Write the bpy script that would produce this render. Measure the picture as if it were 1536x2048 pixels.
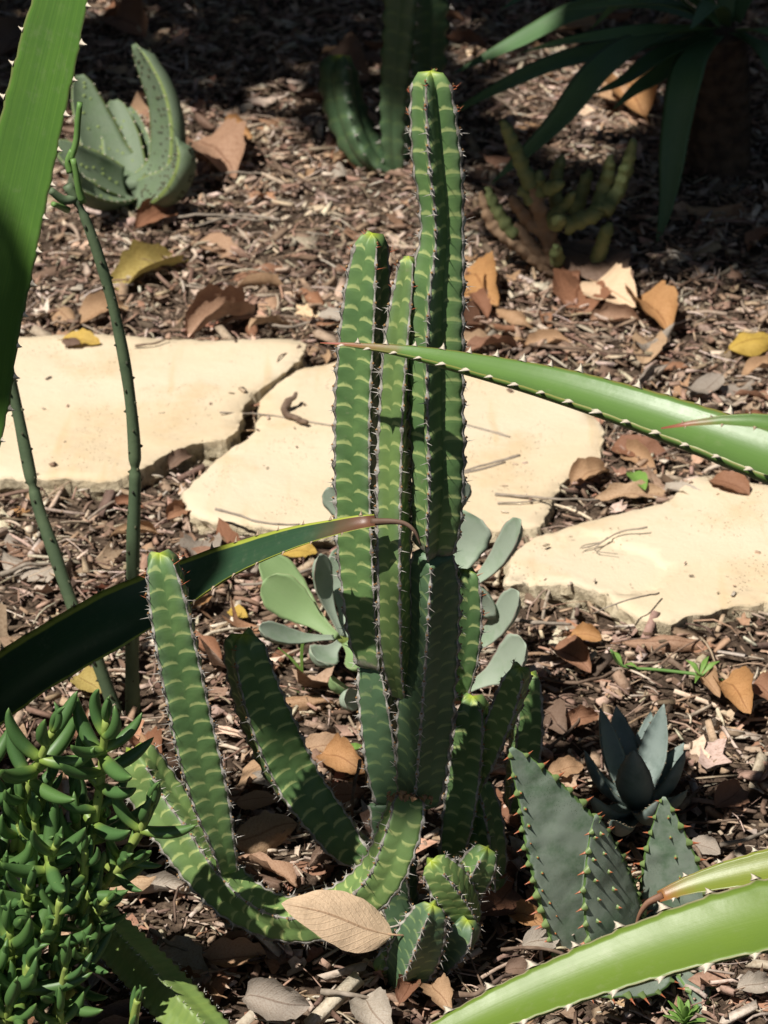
import bpy, math, random
import numpy as np
from mathutils import Vector, Matrix, noise, geometry

for o in list(bpy.data.objects):
    bpy.data.objects.remove(o)
SC = bpy.context.scene
COL = SC.collection
V = Vector
R = math.radians

# ------------------------------------------------------------------ camera
CAM_H = 1.25
PITCH = R(27.0)
FPX = 5525.0                      # focal length in pixels of the 1536 x 2048 photograph
cam_d = bpy.data.cameras.new('camera')
cam = bpy.data.objects.new('camera', cam_d)
COL.objects.link(cam)
cam.location = (0, 0, CAM_H)
cam.rotation_euler = (R(90) - PITCH, 0, 0)
cam_d.sensor_fit = 'VERTICAL'
cam_d.sensor_height = 36.0
cam_d.lens = 36.0 * FPX / 2048.0
cam_d.clip_start = 0.05
cam_d.clip_end = 500
cam_d.dof.use_dof = True
cam_d.dof.focus_distance = 1.93
cam_d.dof.aperture_fstop = 19.0
SC.camera = cam

# ------------------------------------------------------------------ light
TO_SUN = V((-0.394, -0.355, 0.848)).normalized()
elev = math.asin(TO_SUN.z)
w = bpy.data.worlds.new('World')
SC.world = w
w.use_nodes = True
wn = w.node_tree
wn.nodes.clear()
sky = wn.nodes.new('ShaderNodeTexSky')
sky.sky_type = 'NISHITA'
sky.sun_disc = False
sky.sun_elevation = elev
sky.sun_rotation = math.atan2(TO_SUN.x, TO_SUN.y)
bg = wn.nodes.new('ShaderNodeBackground')
bg.inputs['Strength'].default_value = 0.05
wo = wn.nodes.new('ShaderNodeOutputWorld')
wn.links.new(sky.outputs[0], bg.inputs[0])
wn.links.new(bg.outputs[0], wo.inputs[0])
sun_d = bpy.data.lights.new('sun', 'SUN')
sun_d.energy = 5.0
sun_d.angle = R(0.53)
sun_d.color = (1.0, 0.955, 0.88)
sun = bpy.data.objects.new('sun', sun_d)
COL.objects.link(sun)
sun.rotation_euler = (-TO_SUN).to_track_quat('-Z', 'Y').to_euler()
sun.location = TO_SUN * 20
SC.view_settings.view_transform = 'Standard'
SC.view_settings.look = 'None'
SC.view_settings.exposure = 0.46
SC.view_settings.gamma = 1.0
SC.view_settings.use_curve_mapping = False

# ------------------------------------------------------------------ pixel helpers
FW = V((0, math.cos(PITCH), -math.sin(PITCH)))
UPV = V((0, math.sin(PITCH), math.cos(PITCH)))


def ray(px, py):
    return FW + V((1, 0, 0)) * ((px - 768) / FPX) + UPV * ((1024 - py) / FPX)


def W(px, py, Y):
    d = ray(px, py)
    t = Y / d.y
    return V((0, 0, CAM_H)) + d * t


def Gd(px, py, z=0.0):
    d = ray(px, py)
    t = (CAM_H - z) / -d.z
    return V((0, 0, CAM_H)) + d * t


def mpp(p):
    """metres per photo pixel at a world point"""
    return (p - V((0, 0, CAM_H))).dot(FW) / FPX


def gh(x, y):
    """ground height, works on floats and arrays"""
    s = np.sin
    return (0.006 * s(9 * x + 1.3) * s(7.3 * y) + 0.004 * s(23 * x + 2 * y) * s(19 * y - x)
            + 0.0025 * s(51 * x + 3.1 * y) * s(47 * y + 1.7))


def GH(p):
    return float(gh(p.x, p.y))


# ------------------------------------------------------------------ object helpers
ORG = {}


def tag(o, label=None, cat=None, group=None, kind=None):
    if label: o['label'] = label
    if cat: o['category'] = cat
    if group: o['group'] = group
    if kind: o['kind'] = kind
    return o


def thing(name, loc, label, cat, group=None):
    o = bpy.data.objects.new(name, None)
    COL.objects.link(o)
    o.location = loc
    o.empty_display_size = 0.05
    ORG[o.name] = V(loc)
    return tag(o, label, cat, group)


def setparent(o, parent):
    if parent is not None:
        o.parent = parent
        ORG[o.name] = ORG[parent.name]


def mesh_obj(name, verts, faces, mat, parent=None, smooth=True, uvs=None, matidx=None, attrs=None, origin=None):
    """verts in world space; stored relative to the thing's base"""
    og = ORG[parent.name] if parent is not None else (origin or V((0, 0, 0)))
    me = bpy.data.meshes.new(name)
    me.from_pydata([tuple(V(v) - og) for v in verts], [], faces)
    mats = mat if isinstance(mat, (list, tuple)) else [mat]
    for m in mats: me.materials.append(m)
    if smooth: me.polygons.foreach_set('use_smooth', [True] * len(me.polygons))
    if matidx: me.polygons.foreach_set('material_index', matidx)
    if uvs is not None:
        ul = me.uv_layers.new(name='UVMap')
        flat = []
        for f in uvs:
            for uv in f: flat.extend(uv)
        ul.data.foreach_set('uv', flat)
    if attrs:
        for k, vals in attrs.items():
            a = me.attributes.new(k, 'FLOAT', 'POINT')
            a.data.foreach_set('value', vals)
    me.update()
    o = bpy.data.objects.new(name, me)
    COL.objects.link(o)
    if parent is not None: setparent(o, parent)
    else:
        o.location = og
        ORG[o.name] = V(og)
    return o


def inst(name, me, M, parent):
    """object sharing a mesh, world matrix M"""
    o = bpy.data.objects.new(name, me)
    COL.objects.link(o)
    if parent is not None:
        setparent(o, parent)
        o.matrix_basis = Matrix.Translation(-ORG[parent.name]) @ M
    else:
        o.matrix_basis = M
    return o


def catmull(pts, n):
    """pts: list of equal-length tuples/vectors -> n samples (numpy)"""
    P = np.array([list(p) for p in pts], float)
    P = np.vstack([2 * P[0] - P[1], P, 2 * P[-1] - P[-2]])
    m = len(P) - 3
    dense = []
    for i in range(m):
        p0, p1, p2, p3 = P[i:i + 4]
        for t in np.linspace(0, 1, 24, endpoint=False):
            dense.append(0.5 * ((2 * p1) + (-p0 + p2) * t + (2 * p0 - 5 * p1 + 4 * p2 - p3) * t * t
                                + (-p0 + 3 * p1 - 3 * p2 + p3) * t ** 3))
    dense.append(P[-2])
    D = np.array(dense)
    seg = np.linalg.norm(np.diff(D[:, :3], axis=0), axis=1)
    s = np.concatenate([[0], np.cumsum(seg)])
    if n is None: return D, s
    q = np.linspace(0, s[-1], n)
    out = np.stack([np.interp(q, s, D[:, k]) for k in range(D.shape[1])], 1)
    return out, q


def tangents(P):
    T = np.gradient(P[:, :3], axis=0)
    return T / np.linalg.norm(T, axis=1)[:, None]


# ------------------------------------------------------------------ material helpers
class NT:
    def __init__(s, name):
        s.m = bpy.data.materials.new(name)
        s.m.use_nodes = True
        s.t = s.m.node_tree
        s.t.nodes.clear()
        s.out = s.t.nodes.new('ShaderNodeOutputMaterial')
        s.b = s.t.nodes.new('ShaderNodeBsdfPrincipled')
        s.t.links.new(s.b.outputs[0], s.out.inputs[0])

    def put(s, sock, v):
        if isinstance(v, bpy.types.NodeSocket): s.t.links.new(v, sock)
        elif isinstance(v, (tuple, list)):
            v = tuple(v)
            if sock.type == 'RGBA' and len(v) == 3: v = v + (1,)
            sock.default_value = v
        else: sock.default_value = v

    def math(s, op, a, b=0.0, c=None):
        n = s.t.nodes.new('ShaderNodeMath')
        n.operation = op
        s.put(n.inputs[0], a)
        s.put(n.inputs[1], b)
        if c is not None: s.put(n.inputs[2], c)
        return n.outputs[0]

    def step(s, x, lo, hi):
        n = s.t.nodes.new('ShaderNodeMapRange')
        n.interpolation_type = 'SMOOTHSTEP'
        s.put(n.inputs[0], x); s.put(n.inputs[1], lo); s.put(n.inputs[2], hi)
        return n.outputs[0]

    def mix(s, f, a, b, mode='MIX'):
        n = s.t.nodes.new('ShaderNodeMix')
        n.data_type = 'RGBA'
        n.blend_type = mode
        s.put(n.inputs[0], f); s.put(n.inputs[6], a); s.put(n.inputs[7], b)
        return n.outputs[2]

    def coord(s, k='Object'):
        return s.t.nodes.new('ShaderNodeTexCoord').outputs[k]

    def mapping(s, vec, scale=(1, 1, 1), rot=(0, 0, 0)):
        n = s.t.nodes.new('ShaderNodeMapping')
        s.put(n.inputs[0], vec)
        n.inputs['Scale'].default_value = scale
        n.inputs['Rotation'].default_value = rot
        return n.outputs[0]

    def noise(s, scale, detail=4, vec=None, rough=0.55):
        n = s.t.nodes.new('ShaderNodeTexNoise')
        if vec is None: vec = s.coord()
        s.put(n.inputs['Vector'], vec)
        n.inputs['Scale'].default_value = scale
        n.inputs['Detail'].default_value = detail
        n.inputs['Roughness'].default_value = rough
        return n.outputs[0]

    def voro(s, scale, vec=None, feature='F1'):
        n = s.t.nodes.new('ShaderNodeTexVoronoi')
        n.feature = feature
        if vec is not None: s.put(n.inputs['Vector'], vec)
        n.inputs['Scale'].default_value = scale
        return n.outputs[0]

    def ramp(s, f, stops, interp='LINEAR'):
        n = s.t.nodes.new('ShaderNodeValToRGB')
        s.put(n.inputs[0], f)
        n.color_ramp.interpolation = interp
        e = n.color_ramp.elements
        while len(e) > 1: e.remove(e[-1])
        e[0].position = stops[0][0]; e[0].color = tuple(stops[0][1]) + (1,)
        for p, c in stops[1:]:
            x = e.new(p); x.color = tuple(c) + (1,)
        return n.outputs[0]

    def uv(s):
        n = s.t.nodes.new('ShaderNodeUVMap')
        sp = s.t.nodes.new('ShaderNodeSeparateXYZ')
        s.t.links.new(n.outputs[0], sp.inputs[0])
        return n.outputs[0], sp.outputs[0], sp.outputs[1]

    def attr(s, name, out='Fac', kind='GEOMETRY'):
        n = s.t.nodes.new('ShaderNodeAttribute')
        n.attribute_type = kind
        n.attribute_name = name
        return n.outputs[out]

    def rnd(s):
        return s.t.nodes.new('ShaderNodeObjectInfo').outputs['Random']

    def bump(s, h, strength=0.3, dist=0.002):
        n = s.t.nodes.new('ShaderNodeBump')
        n.inputs['Strength'].default_value = strength
        n.inputs['Distance'].default_value = dist
        s.put(n.inputs['Height'], h)
        s.t.links.new(n.outputs[0], s.b.inputs['Normal'])

    def done(s, color, rough=0.5, spec=0.5, sss=0.0, trans=0.0, transcol=None):
        s.put(s.b.inputs['Base Color'], color)
        s.put(s.b.inputs['Roughness'], rough)
        s.put(s.b.inputs['Specular IOR Level'], spec)
        if sss:
            s.b.inputs['Subsurface Weight'].default_value = sss
            s.b.inputs['Subsurface Scale'].default_value = 0.004
            s.b.inputs['Subsurface Radius'].default_value = (0.7, 1.0, 0.4)
        if trans:
            tr = s.t.nodes.new('ShaderNodeBsdfTranslucent')
            s.put(tr.inputs[0], transcol if transcol is not None else color)
            mx = s.t.nodes.new('ShaderNodeMixShader')
            mx.inputs[0].default_value = trans
            s.t.links.new(s.b.outputs[0], mx.inputs[1])
            s.t.links.new(tr.outputs[0], mx.inputs[2])
            s.t.links.new(mx.outputs[0], s.out.inputs[0])
        return s.m


def m_stem(name, base=(0.130, 0.222, 0.074), dark=(0.072, 0.142, 0.048), pale=(0.38, 0.44, 0.17),
           band=1.0, waxy=(0.20, 0.27, 0.18)):
    n = NT(name)
    _, u, v = n.uv()
    w_ = n.math('FRACT', v)
    nz = n.noise(420, 3)
    nz2 = n.noise(28, 3)
    s = n.math('SINE', n.math('MULTIPLY', u, math.pi))
    wn_ = n.t.nodes.new('ShaderNodeTexWhiteNoise'); wn_.noise_dimensions = '1D'
    n.put(wn_.inputs['W'], n.math('FLOOR', v)); wr = wn_.outputs[0]
    d = n.math('SUBTRACT', w_, n.math('MULTIPLY', s, 0.13))
    d = n.math('ADD', d, n.math('MULTIPLY', n.math('SUBTRACT', nz2, 0.5), 0.05))
    up = n.math('ADD', n.math('ADD', d, n.math('MULTIPLY', wr, 0.09)), n.math('MULTIPLY', n.math('SUBTRACT', nz, 0.5), 0.26))
    k1 = n.step(d, -0.01, 0.05)
    k2 = n.math('SUBTRACT', 1.0, n.step(n.math('DIVIDE', up, n.math('ADD', 0.10, n.math('POWER', s, 0.38))), 0.14, 0.29))
    k3 = n.step(n.math('ADD', s, n.math('MULTIPLY', n.math('SUBTRACT', nz, 0.5), 0.3)), 0.03, 0.26)
    k4 = n.math('SUBTRACT', 1.0, n.step(n.math('ADD', u, n.math('MULTIPLY', n.math('SUBTRACT', nz2, 0.5), 0.2)), 0.82, 1.02))
    mask = n.math('MULTIPLY', n.math('MULTIPLY', k1, k2), n.math('MULTIPLY', k3, k4))
    lv = n.step(n.noise(16, 2), 0.3, 0.65)
    mask = n.math('MULTIPLY', mask, n.math('MULTIPLY', band, n.math('ADD', 0.68, n.math('ADD', n.math('MULTIPLY', wr, 0.17), n.math('MULTIPLY', lv, 0.15)))))
    c = n.mix(n.step(nz2, 0.3, 0.7), base, dark)
    c = n.mix(n.math('MULTIPLY', n.step(w_, 0.5, 1.0), 0.45), c, dark)
    wx = n.math('MULTIPLY', n.step(n.noise(9, 3), 0.42, 0.75), n.math('SUBTRACT', 1.0, n.step(u, 0.05, 0.6)))
    c = n.mix(n.math('MULTIPLY', wx, 0.5), c, waxy)
    c = n.mix(mask, c, pale)
    # corky scars and dust
    sc = n.step(n.noise(60, 6, rough=0.75), 0.60, 0.74)
    c = n.mix(n.math('MULTIPLY', sc, 0.40), c, (0.23, 0.21, 0.14))
    dk = n.math('MULTIPLY', n.math('SUBTRACT', 1.0, n.step(n.voro(95), 0.04, 0.10)), n.step(n.noise(19, 2), 0.55, 0.62))
    c = n.mix(n.math('MULTIPLY', dk, 0.6), c, (0.05, 0.06, 0.03))
    tip = n.attr('tip')
    c = n.mix(n.math('MULTIPLY', tip, 0.9), c, (0.30, 0.36, 0.02))
    corky = n.attr('cork')
    cn = n.math('MULTIPLY', corky, n.step(n.noise(130, 4), 0.25, 0.6))
    c = n.mix(cn, c, n.mix(nz, (0.13, 0.11, 0.085), (0.32, 0.29, 0.24)))
    n.bump(n.math('ADD', nz, n.math('MULTIPLY', n.noise(120, 4), 1.5)), 0.12, 0.001)
    return n.done(c, rough=n.math('ADD', 0.42, n.math('MULTIPLY', nz2, 0.2)), spec=0.4)


def m_simple(name, c1, c2, scale=60, rough=0.7, spec=0.3, bump=0.3, bscale=None, detail=5, trans=0.0):
    n = NT(name)
    f = n.noise(scale, detail)
    c = n.mix(n.step(f, 0.3, 0.7), c1, c2)
    if bump: n.bump(n.noise(bscale or scale * 3, 5), bump, 0.0015)
    return n.done(c, rough=rough, spec=spec, trans=trans)


def m_blade(name, c1, c2, margin, edge=0.93, rough=0.27, streak=1.0, underside=None, bloom=None, spots=None, spec=0.5,
            tipcol=None, sss=0.0, trans=0.0, spotscale=120, spotcover=0.56):
    n = NT(name)
    uvv, u, v = n.uv()
    st = n.noise(1.0, 5, n.mapping(uvv, (34, 1.6, 1)))
    nz = n.noise(24, 4)
    c = n.mix(n.math('MULTIPLY', n.step(st, 0.3, 0.72), 0.7 * streak), c1, c2)
    c = n.mix(n.math('MULTIPLY', n.step(nz, 0.4, 0.8), 0.4), c, c2)
    au = n.math('ABSOLUTE', n.math('SUBTRACT', n.math('MULTIPLY', u, 2.0), 1.0))
    if bloom:
        b = n.step(n.noise(34, 6, rough=0.68), 0.30, 0.56)
        c = n.mix(n.math('MULTIPLY', b, 0.8), c, bloom)
    if spots:
        sp = n.math('SUBTRACT', 1.0, n.step(n.voro(spotscale), 0.06 if spotscale > 100 else 0.16, 0.14 if spotscale > 100 else 0.24))
        sp = n.math('MULTIPLY', sp, n.step(n.noise(26, 2), spotcover, spotcover + 0.06))
        c = n.mix(sp, c, spots)
    if tipcol:
        c = n.mix(n.step(n.math('ADD', v, n.math('MULTIPLY', n.math('SUBTRACT', nz, 0.5), 0.12)), tipcol[1], tipcol[2]), c, tipcol[0])
    dust = n.math('MULTIPLY', n.step(n.noise(95, 6, rough=0.75), 0.50, 0.78), n.step(n.noise(11, 3), 0.35, 0.7))
    c = n.mix(n.math('MULTIPLY', dust, 0.24), c, (0.30, 0.29, 0.20))
    scar = n.math('MULTIPLY', n.math('SUBTRACT', 1.0, n.step(n.voro(75), 0.03, 0.075)), n.step(n.noise(17, 2), 0.50, 0.58))
    c = n.mix(n.math('MULTIPLY', scar, 0.7), c, (0.17, 0.11, 0.05))
    mk = n.step(n.math('ADD', au, n.math('MULTIPLY', n.math('SUBTRACT', st, 0.5), 0.02)), edge, min(edge + 0.05, 1.0))
    c = n.mix(mk, c, margin)
    und = n.attr('under')
    if underside: c = n.mix(und, c, underside)
    n.bump(n.math('ADD', n.math('MULTIPLY', n.noise(1.0, 4, n.mapping(uvv, (60, 3, 1))), 0.8), n.noise(160, 3)), 0.10, 0.0015)
    return n.done(c, rough=n.math('ADD', rough, n.math('MULTIPLY', nz, 0.16)), spec=spec, sss=sss, trans=trans)


M = {}
M['stem'] = m_stem('stem_green')
M['stem_old'] = m_stem('stem_green_old', base=(0.085, 0.145, 0.072), dark=(0.058, 0.11, 0.055), pale=(0.19, 0.26, 0.105), band=0.8)
M['stem_lime'] = m_stem('stem_green_light', base=(0.155, 0.24, 0.072), dark=(0.115, 0.19, 0.062), pale=(0.38, 0.44, 0.16))
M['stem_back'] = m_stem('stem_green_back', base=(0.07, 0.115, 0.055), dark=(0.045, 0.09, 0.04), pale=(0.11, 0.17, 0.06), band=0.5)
M['stem_fallen'] = m_stem('stem_yellow_green', base=(0.16, 0.23, 0.055), dark=(0.12, 0.185, 0.05), pale=(0.2, 0.26, 0.07), band=0.3,
                          waxy=(0.19, 0.22, 0.1))
M['cork'] = m_simple('rib_cork', (0.15, 0.13, 0.105), (0.42, 0.40, 0.36), 180, 0.85, 0.2, 0.4)
M['spine'] = m_simple('spine_grey', (0.26, 0.23, 0.20), (0.52, 0.49, 0.45), 90, 0.6, 0.3, 0)
M['spine_red'] = m_simple('spine_red', (0.28, 0.06, 0.03), (0.45, 0.16, 0.07), 90, 0.5, 0.4, 0)
M['bud'] = m_simple('areole_bud', (0.22, 0.11, 0.05), (0.33, 0.2, 0.09), 150, 0.7, 0.2, 0)
M['tooth'] = m_simple('tooth_cream', (0.42, 0.33, 0.22), (0.68, 0.63, 0.54), 160, 0.45, 0.4, 0)
M['tooth_red'] = m_simple('tooth_red', (0.25, 0.05, 0.03), (0.42, 0.16, 0.06), 200, 0.4, 0.5, 0)
M['tubercle'] = m_simple('tubercle_green', (0.12, 0.18, 0.06), (0.17, 0.23, 0.08), 120, 0.45, 0.4, 0)
M['tooth_brown'] = m_simple('tooth_brown', (0.16, 0.09, 0.05), (0.45, 0.36, 0.25), 200, 0.5, 0.4, 0)
M['bladeA'] = m_blade('leaf_bright_green', (0.105, 0.22, 0.035), (0.06, 0.145, 0.026), (0.20, 0.25, 0.08), rough=0.42,
                      underside=(0.11, 0.19, 0.05), trans=0.22)
M['bladeB'] = m_blade('leaf_shaded_green', (0.030, 0.072, 0.034), (0.022, 0.055, 0.03), (0.30, 0.34, 0.05), edge=0.84, rough=0.34,
                      underside=(0.16, 0.21, 0.04), tipcol=((0.13, 0.055, 0.032), 0.90, 0.99))  # dark face carries the leaf's shade, bright margin its sunlit edge
M['bladeC'] = m_blade('leaf_fresh_green', (0.095, 0.175, 0.042), (0.065, 0.13, 0.032), (0.20, 0.19, 0.045), edge=0.93, rough=0.33,
                      underside=(0.05, 0.095, 0.014), streak=0.4, tipcol=((0.25, 0.07, 0.05), 0.94, 0.99))
M['bladeD'] = m_blade('leaf_lime_green', (0.115, 0.18, 0.024), (0.085, 0.145, 0.021), (0.36, 0.31, 0.19), edge=0.955, rough=0.38,
                      underside=(0.06, 0.105, 0.015), streak=0.4, spots=(0.10, 0.05, 0.02))
M['bladeE'] = m_blade('leaf_olive_green', (0.17, 0.20, 0.03), (0.13, 0.17, 0.025), (0.33, 0.27, 0.12), edge=0.95, rough=0.3,
                      underside=(0.15, 0.2, 0.03), spots=(0.12, 0.05, 0.02), tipcol=((0.24, 0.085, 0.03), 0.93, 1.0))
M['kal'] = m_blade('leaf_grey_green', (0.22, 0.29, 0.20), (0.17, 0.24, 0.15), (0.33, 0.20, 0.18), edge=0.955, rough=0.55,
                   streak=0.3, bloom=(0.29, 0.34, 0.27), spec=0.3, spots=(0.16, 0.15, 0.10), spotscale=130, spotcover=0.50)
M['kal_green'] = m_blade('leaf_soft_green', (0.19, 0.28, 0.12), (0.14, 0.22, 0.09), (0.30, 0.26, 0.16), edge=0.965, rough=0.5,
                         streak=0.3, spec=0.3)
M['aloe'] = m_blade('aloe_grey_green', (0.10, 0.155, 0.095), (0.085, 0.14, 0.075), (0.10, 0.18, 0.05), edge=0.90, rough=0.5,
                    streak=0.2, bloom=(0.235, 0.275, 0.225), spec=0.35, spots=(0.07, 0.10, 0.06), spotscale=80, spotcover=0.5)
M['aloe_back'] = m_blade('aloe_pale_green', (0.115, 0.165, 0.09), (0.09, 0.135, 0.065), (0.18, 0.235, 0.07), edge=0.92, rough=0.55,
                         streak=0.2, bloom=(0.13, 0.17, 0.11), spec=0.3, spots=(0.03, 0.04, 0.02), spotscale=62, spotcover=0.30)
M['agave'] = m_blade('agave_blue_green', (0.115, 0.155, 0.135), (0.10, 0.135, 0.12), (0.15, 0.17, 0.11), edge=0.95, rough=0.5,
                     streak=0.3, bloom=(0.205, 0.25, 0.23), spec=0.35)
M['yucca'] = m_blade('yucca_green', (0.075, 0.145, 0.055), (0.055, 0.11, 0.045), (0.12, 0.16, 0.06), edge=0.96, rough=0.42)
M['yucca_lite'] = m_blade('yucca_light_green', (0.12, 0.20, 0.07), (0.09, 0.16, 0.055), (0.15, 0.2, 0.08), edge=0.96, rough=0.42)
M['yucca_trunk'] = m_simple('yucca_trunk', (0.06, 0.04, 0.03), (0.14, 0.09, 0.06), 60, 0.9, 0.1, 0.6)
M['rod'] = m_simple('rod_green', (0.075, 0.11, 0.06), (0.11, 0.15, 0.08), 35, 0.6, 0.3, 0.15, 300)
M['rod_young'] = m_simple('rod_young_green', (0.10, 0.20, 0.05), (0.14, 0.25, 0.07), 35, 0.5, 0.3, 0.1)
M['rod_node'] = m_simple('rod_node', (0.03, 0.035, 0.025), (0.09, 0.09, 0.05), 200, 0.8, 0.2, 0)
M['knob'] = m_simple('knobbly_green', (0.11, 0.14, 0.055), (0.18, 0.20, 0.085), 60, 0.65, 0.25, 0.3)
M['knob_brown'] = m_simple('knobbly_brown', (0.20, 0.13, 0.08), (0.28, 0.19, 0.12), 60, 0.75, 0.2, 0.4)
M['weed'] = m_simple('weed_green', (0.14, 0.26, 0.05), (0.20, 0.33, 0.08), 60, 0.5, 0.3, 0, trans=0.2)


def m_succ():
    n = NT('succulent_leaf_green')
    g = n.attr('along')
    nz = n.noise(160, 3)
    c = n.mix(n.step(nz, 0.3, 0.7), (0.045, 0.108, 0.032), (0.065, 0.138, 0.042))
    c = n.mix(n.math('MULTIPLY', n.rnd(), 0.7), c, (0.075, 0.15, 0.035))
    c = n.mix(n.math('MULTIPLY', n.step(n.noise(60, 4), 0.5, 0.8), 0.3), c, (0.16, 0.19, 0.12))
    c = n.mix(n.math('SUBTRACT', 1.0, n.step(g, 0.0, 0.35)), c, (0.19, 0.27, 0.05))
    c = n.mix(n.math('MULTIPLY', n.step(g, 0.88, 1.0), 0.5), c, (0.12, 0.2, 0.04))
    return n.done(c, rough=0.46, spec=0.4, sss=0.0)


M['succ'] = m_succ()
M['succ_stem'] = m_simple('succulent_stem', (0.22, 0.29, 0.06), (0.27, 0.33, 0.09), 80, 0.5, 0.3, 0.1)


def m_dead(name, cols, blot=0.6):
    n = NT(name)
    uvv, u, v = n.uv()
    r = n.rnd()
    c = n.ramp(r, [(i / max(1, len(cols) - 1), k) for i, k in enumerate(cols)])
    obj = n.coord()
    bl = n.noise(38, 5, obj, 0.65)
    fine = n.noise(240, 4, obj)
    c = n.mix(n.math('MULTIPLY', n.step(bl, 0.42, 0.75), blot), c, n.mix(1.0, c, (0.55, 0.42, 0.34), 'MULTIPLY'))
    c = n.mix(n.math('MULTIPLY', n.step(fine, 0.45, 0.8), 0.25), c, n.mix(1.0, c, (1.35, 1.3, 1.25), 'MULTIPLY'))
    sp = n.math('MULTIPLY', n.math('SUBTRACT', 1.0, n.step(n.voro(170, obj), 0.1, 0.2)), n.step(n.noise(30, 2, obj), 0.55, 0.65))
    c = n.mix(n.math('MULTIPLY', sp, 0.7), c, (0.05, 0.03, 0.02))
    au = n.math('ABSOLUTE', n.math('SUBTRACT', u, 0.5))
    mid = n.math('SUBTRACT', 1.0, n.step(au, 0.008, 0.03))
    c = n.mix(n.math('MULTIPLY', mid, 0.6), c, n.mix(1.0, c, (0.45, 0.33, 0.26), 'MULTIPLY'))
    ve = n.math('FRACT', n.math('SUBTRACT', n.math('MULTIPLY', v, 11.0), n.math('MULTIPLY', au, 7.0)))
    ven = n.math('SUBTRACT', 1.0, n.step(n.math('ABSOLUTE', n.math('SUBTRACT', ve, 0.5)), 0.0, 0.12))
    c = n.mix(n.math('MULTIPLY', ven, 0.18), c, n.mix(1.0, c, (0.6, 0.5, 0.4), 'MULTIPLY'))
    n.bump(n.math('ADD', n.math('ADD', n.math('MULTIPLY', ven, 0.5), n.math('MULTIPLY', mid, 1.0)), n.math('MULTIPLY', bl, 1.6)), 0.35, 0.0015)
    return n.done(c, rough=0.62, spec=0.3, trans=0.12)


M['d_tan'] = m_dead('dead_leaf_tan', [(0.42, 0.27, 0.155), (0.36, 0.22, 0.125), (0.45, 0.31, 0.19), (0.33, 0.20, 0.13)])
M['d_russet'] = m_dead('dead_leaf_russet', [(0.26, 0.125, 0.07), (0.20, 0.095, 0.055), (0.31, 0.16, 0.09), (0.24, 0.13, 0.085)])
M['d_brown'] = m_dead('dead_leaf_brown', [(0.17, 0.105, 0.07), (0.21, 0.14, 0.10), (0.14, 0.085, 0.06), (0.19, 0.13, 0.095)])
M['d_grey'] = m_dead('dead_leaf_grey', [(0.34, 0.29, 0.24), (0.28, 0.24, 0.20), (0.40, 0.35, 0.29), (0.31, 0.25, 0.20)])
M['d_yellow'] = m_dead('dead_leaf_yellow', [(0.46, 0.31, 0.06), (0.48, 0.33, 0.08)])
M['d_olive'] = m_dead('dead_leaf_olive', [(0.36, 0.28, 0.09), (0.40, 0.30, 0.10)])
M['d_orange'] = m_dead('dead_leaf_orange', [(0.42, 0.225, 0.09), (0.40, 0.22, 0.10)])
M['d_cream'] = m_dead('dead_leaf_cream', [(0.64, 0.47, 0.31), (0.66, 0.48, 0.32)], 0.15)
M['twig'] = m_simple('twig_bark', (0.10, 0.065, 0.045), (0.21, 0.15, 0.11), 90, 0.85, 0.15, 0.5)
M['twig_grey'] = m_simple('twig_grey', (0.20, 0.165, 0.13), (0.32, 0.27, 0.22), 90, 0.85, 0.15, 0.4)


def m_ground():
    n = NT('soil')
    obj = n.coord()
    a = n.noise(14, 6, obj, 0.6)
    b = n.noise(120, 6, obj, 0.7)
    c = n.mix(n.step(a, 0.3, 0.7), (0.060, 0.040, 0.028), (0.125, 0.088, 0.062))
    c = n.mix(n.step(b, 0.48, 0.75), c, (0.25, 0.185, 0.135))
    vv = n.voro(140, obj)
    c = n.mix(n.math('MULTIPLY', n.step(vv, 0.35, 0.6), 0.6), c, (0.055, 0.038, 0.028))
    n.bump(n.math('ADD', n.math('MULTIPLY', vv, 0.8), b), 0.9, 0.006)
    return n.done(c, rough=0.95, spec=0.1)


M['soil'] = m_ground()


def m_litter(name, bumpy=0.5):
    n = NT(name)
    c = n.attr('tint', 'Color')
    obj = n.coord()
    a = n.noise(300, 4, obj)
    c2 = n.mix(1.0, c, (0.55, 0.48, 0.42), 'MULTIPLY')
    c = n.mix(n.math('MULTIPLY', n.step(a, 0.4, 0.75), 0.7), c, c2)
    n.bump(n.noise(500, 4, obj), bumpy, 0.001)
    return n.done(c, rough=0.85, spec=0.15)


M['litter'] = m_litter('mulch_pieces')


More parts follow.
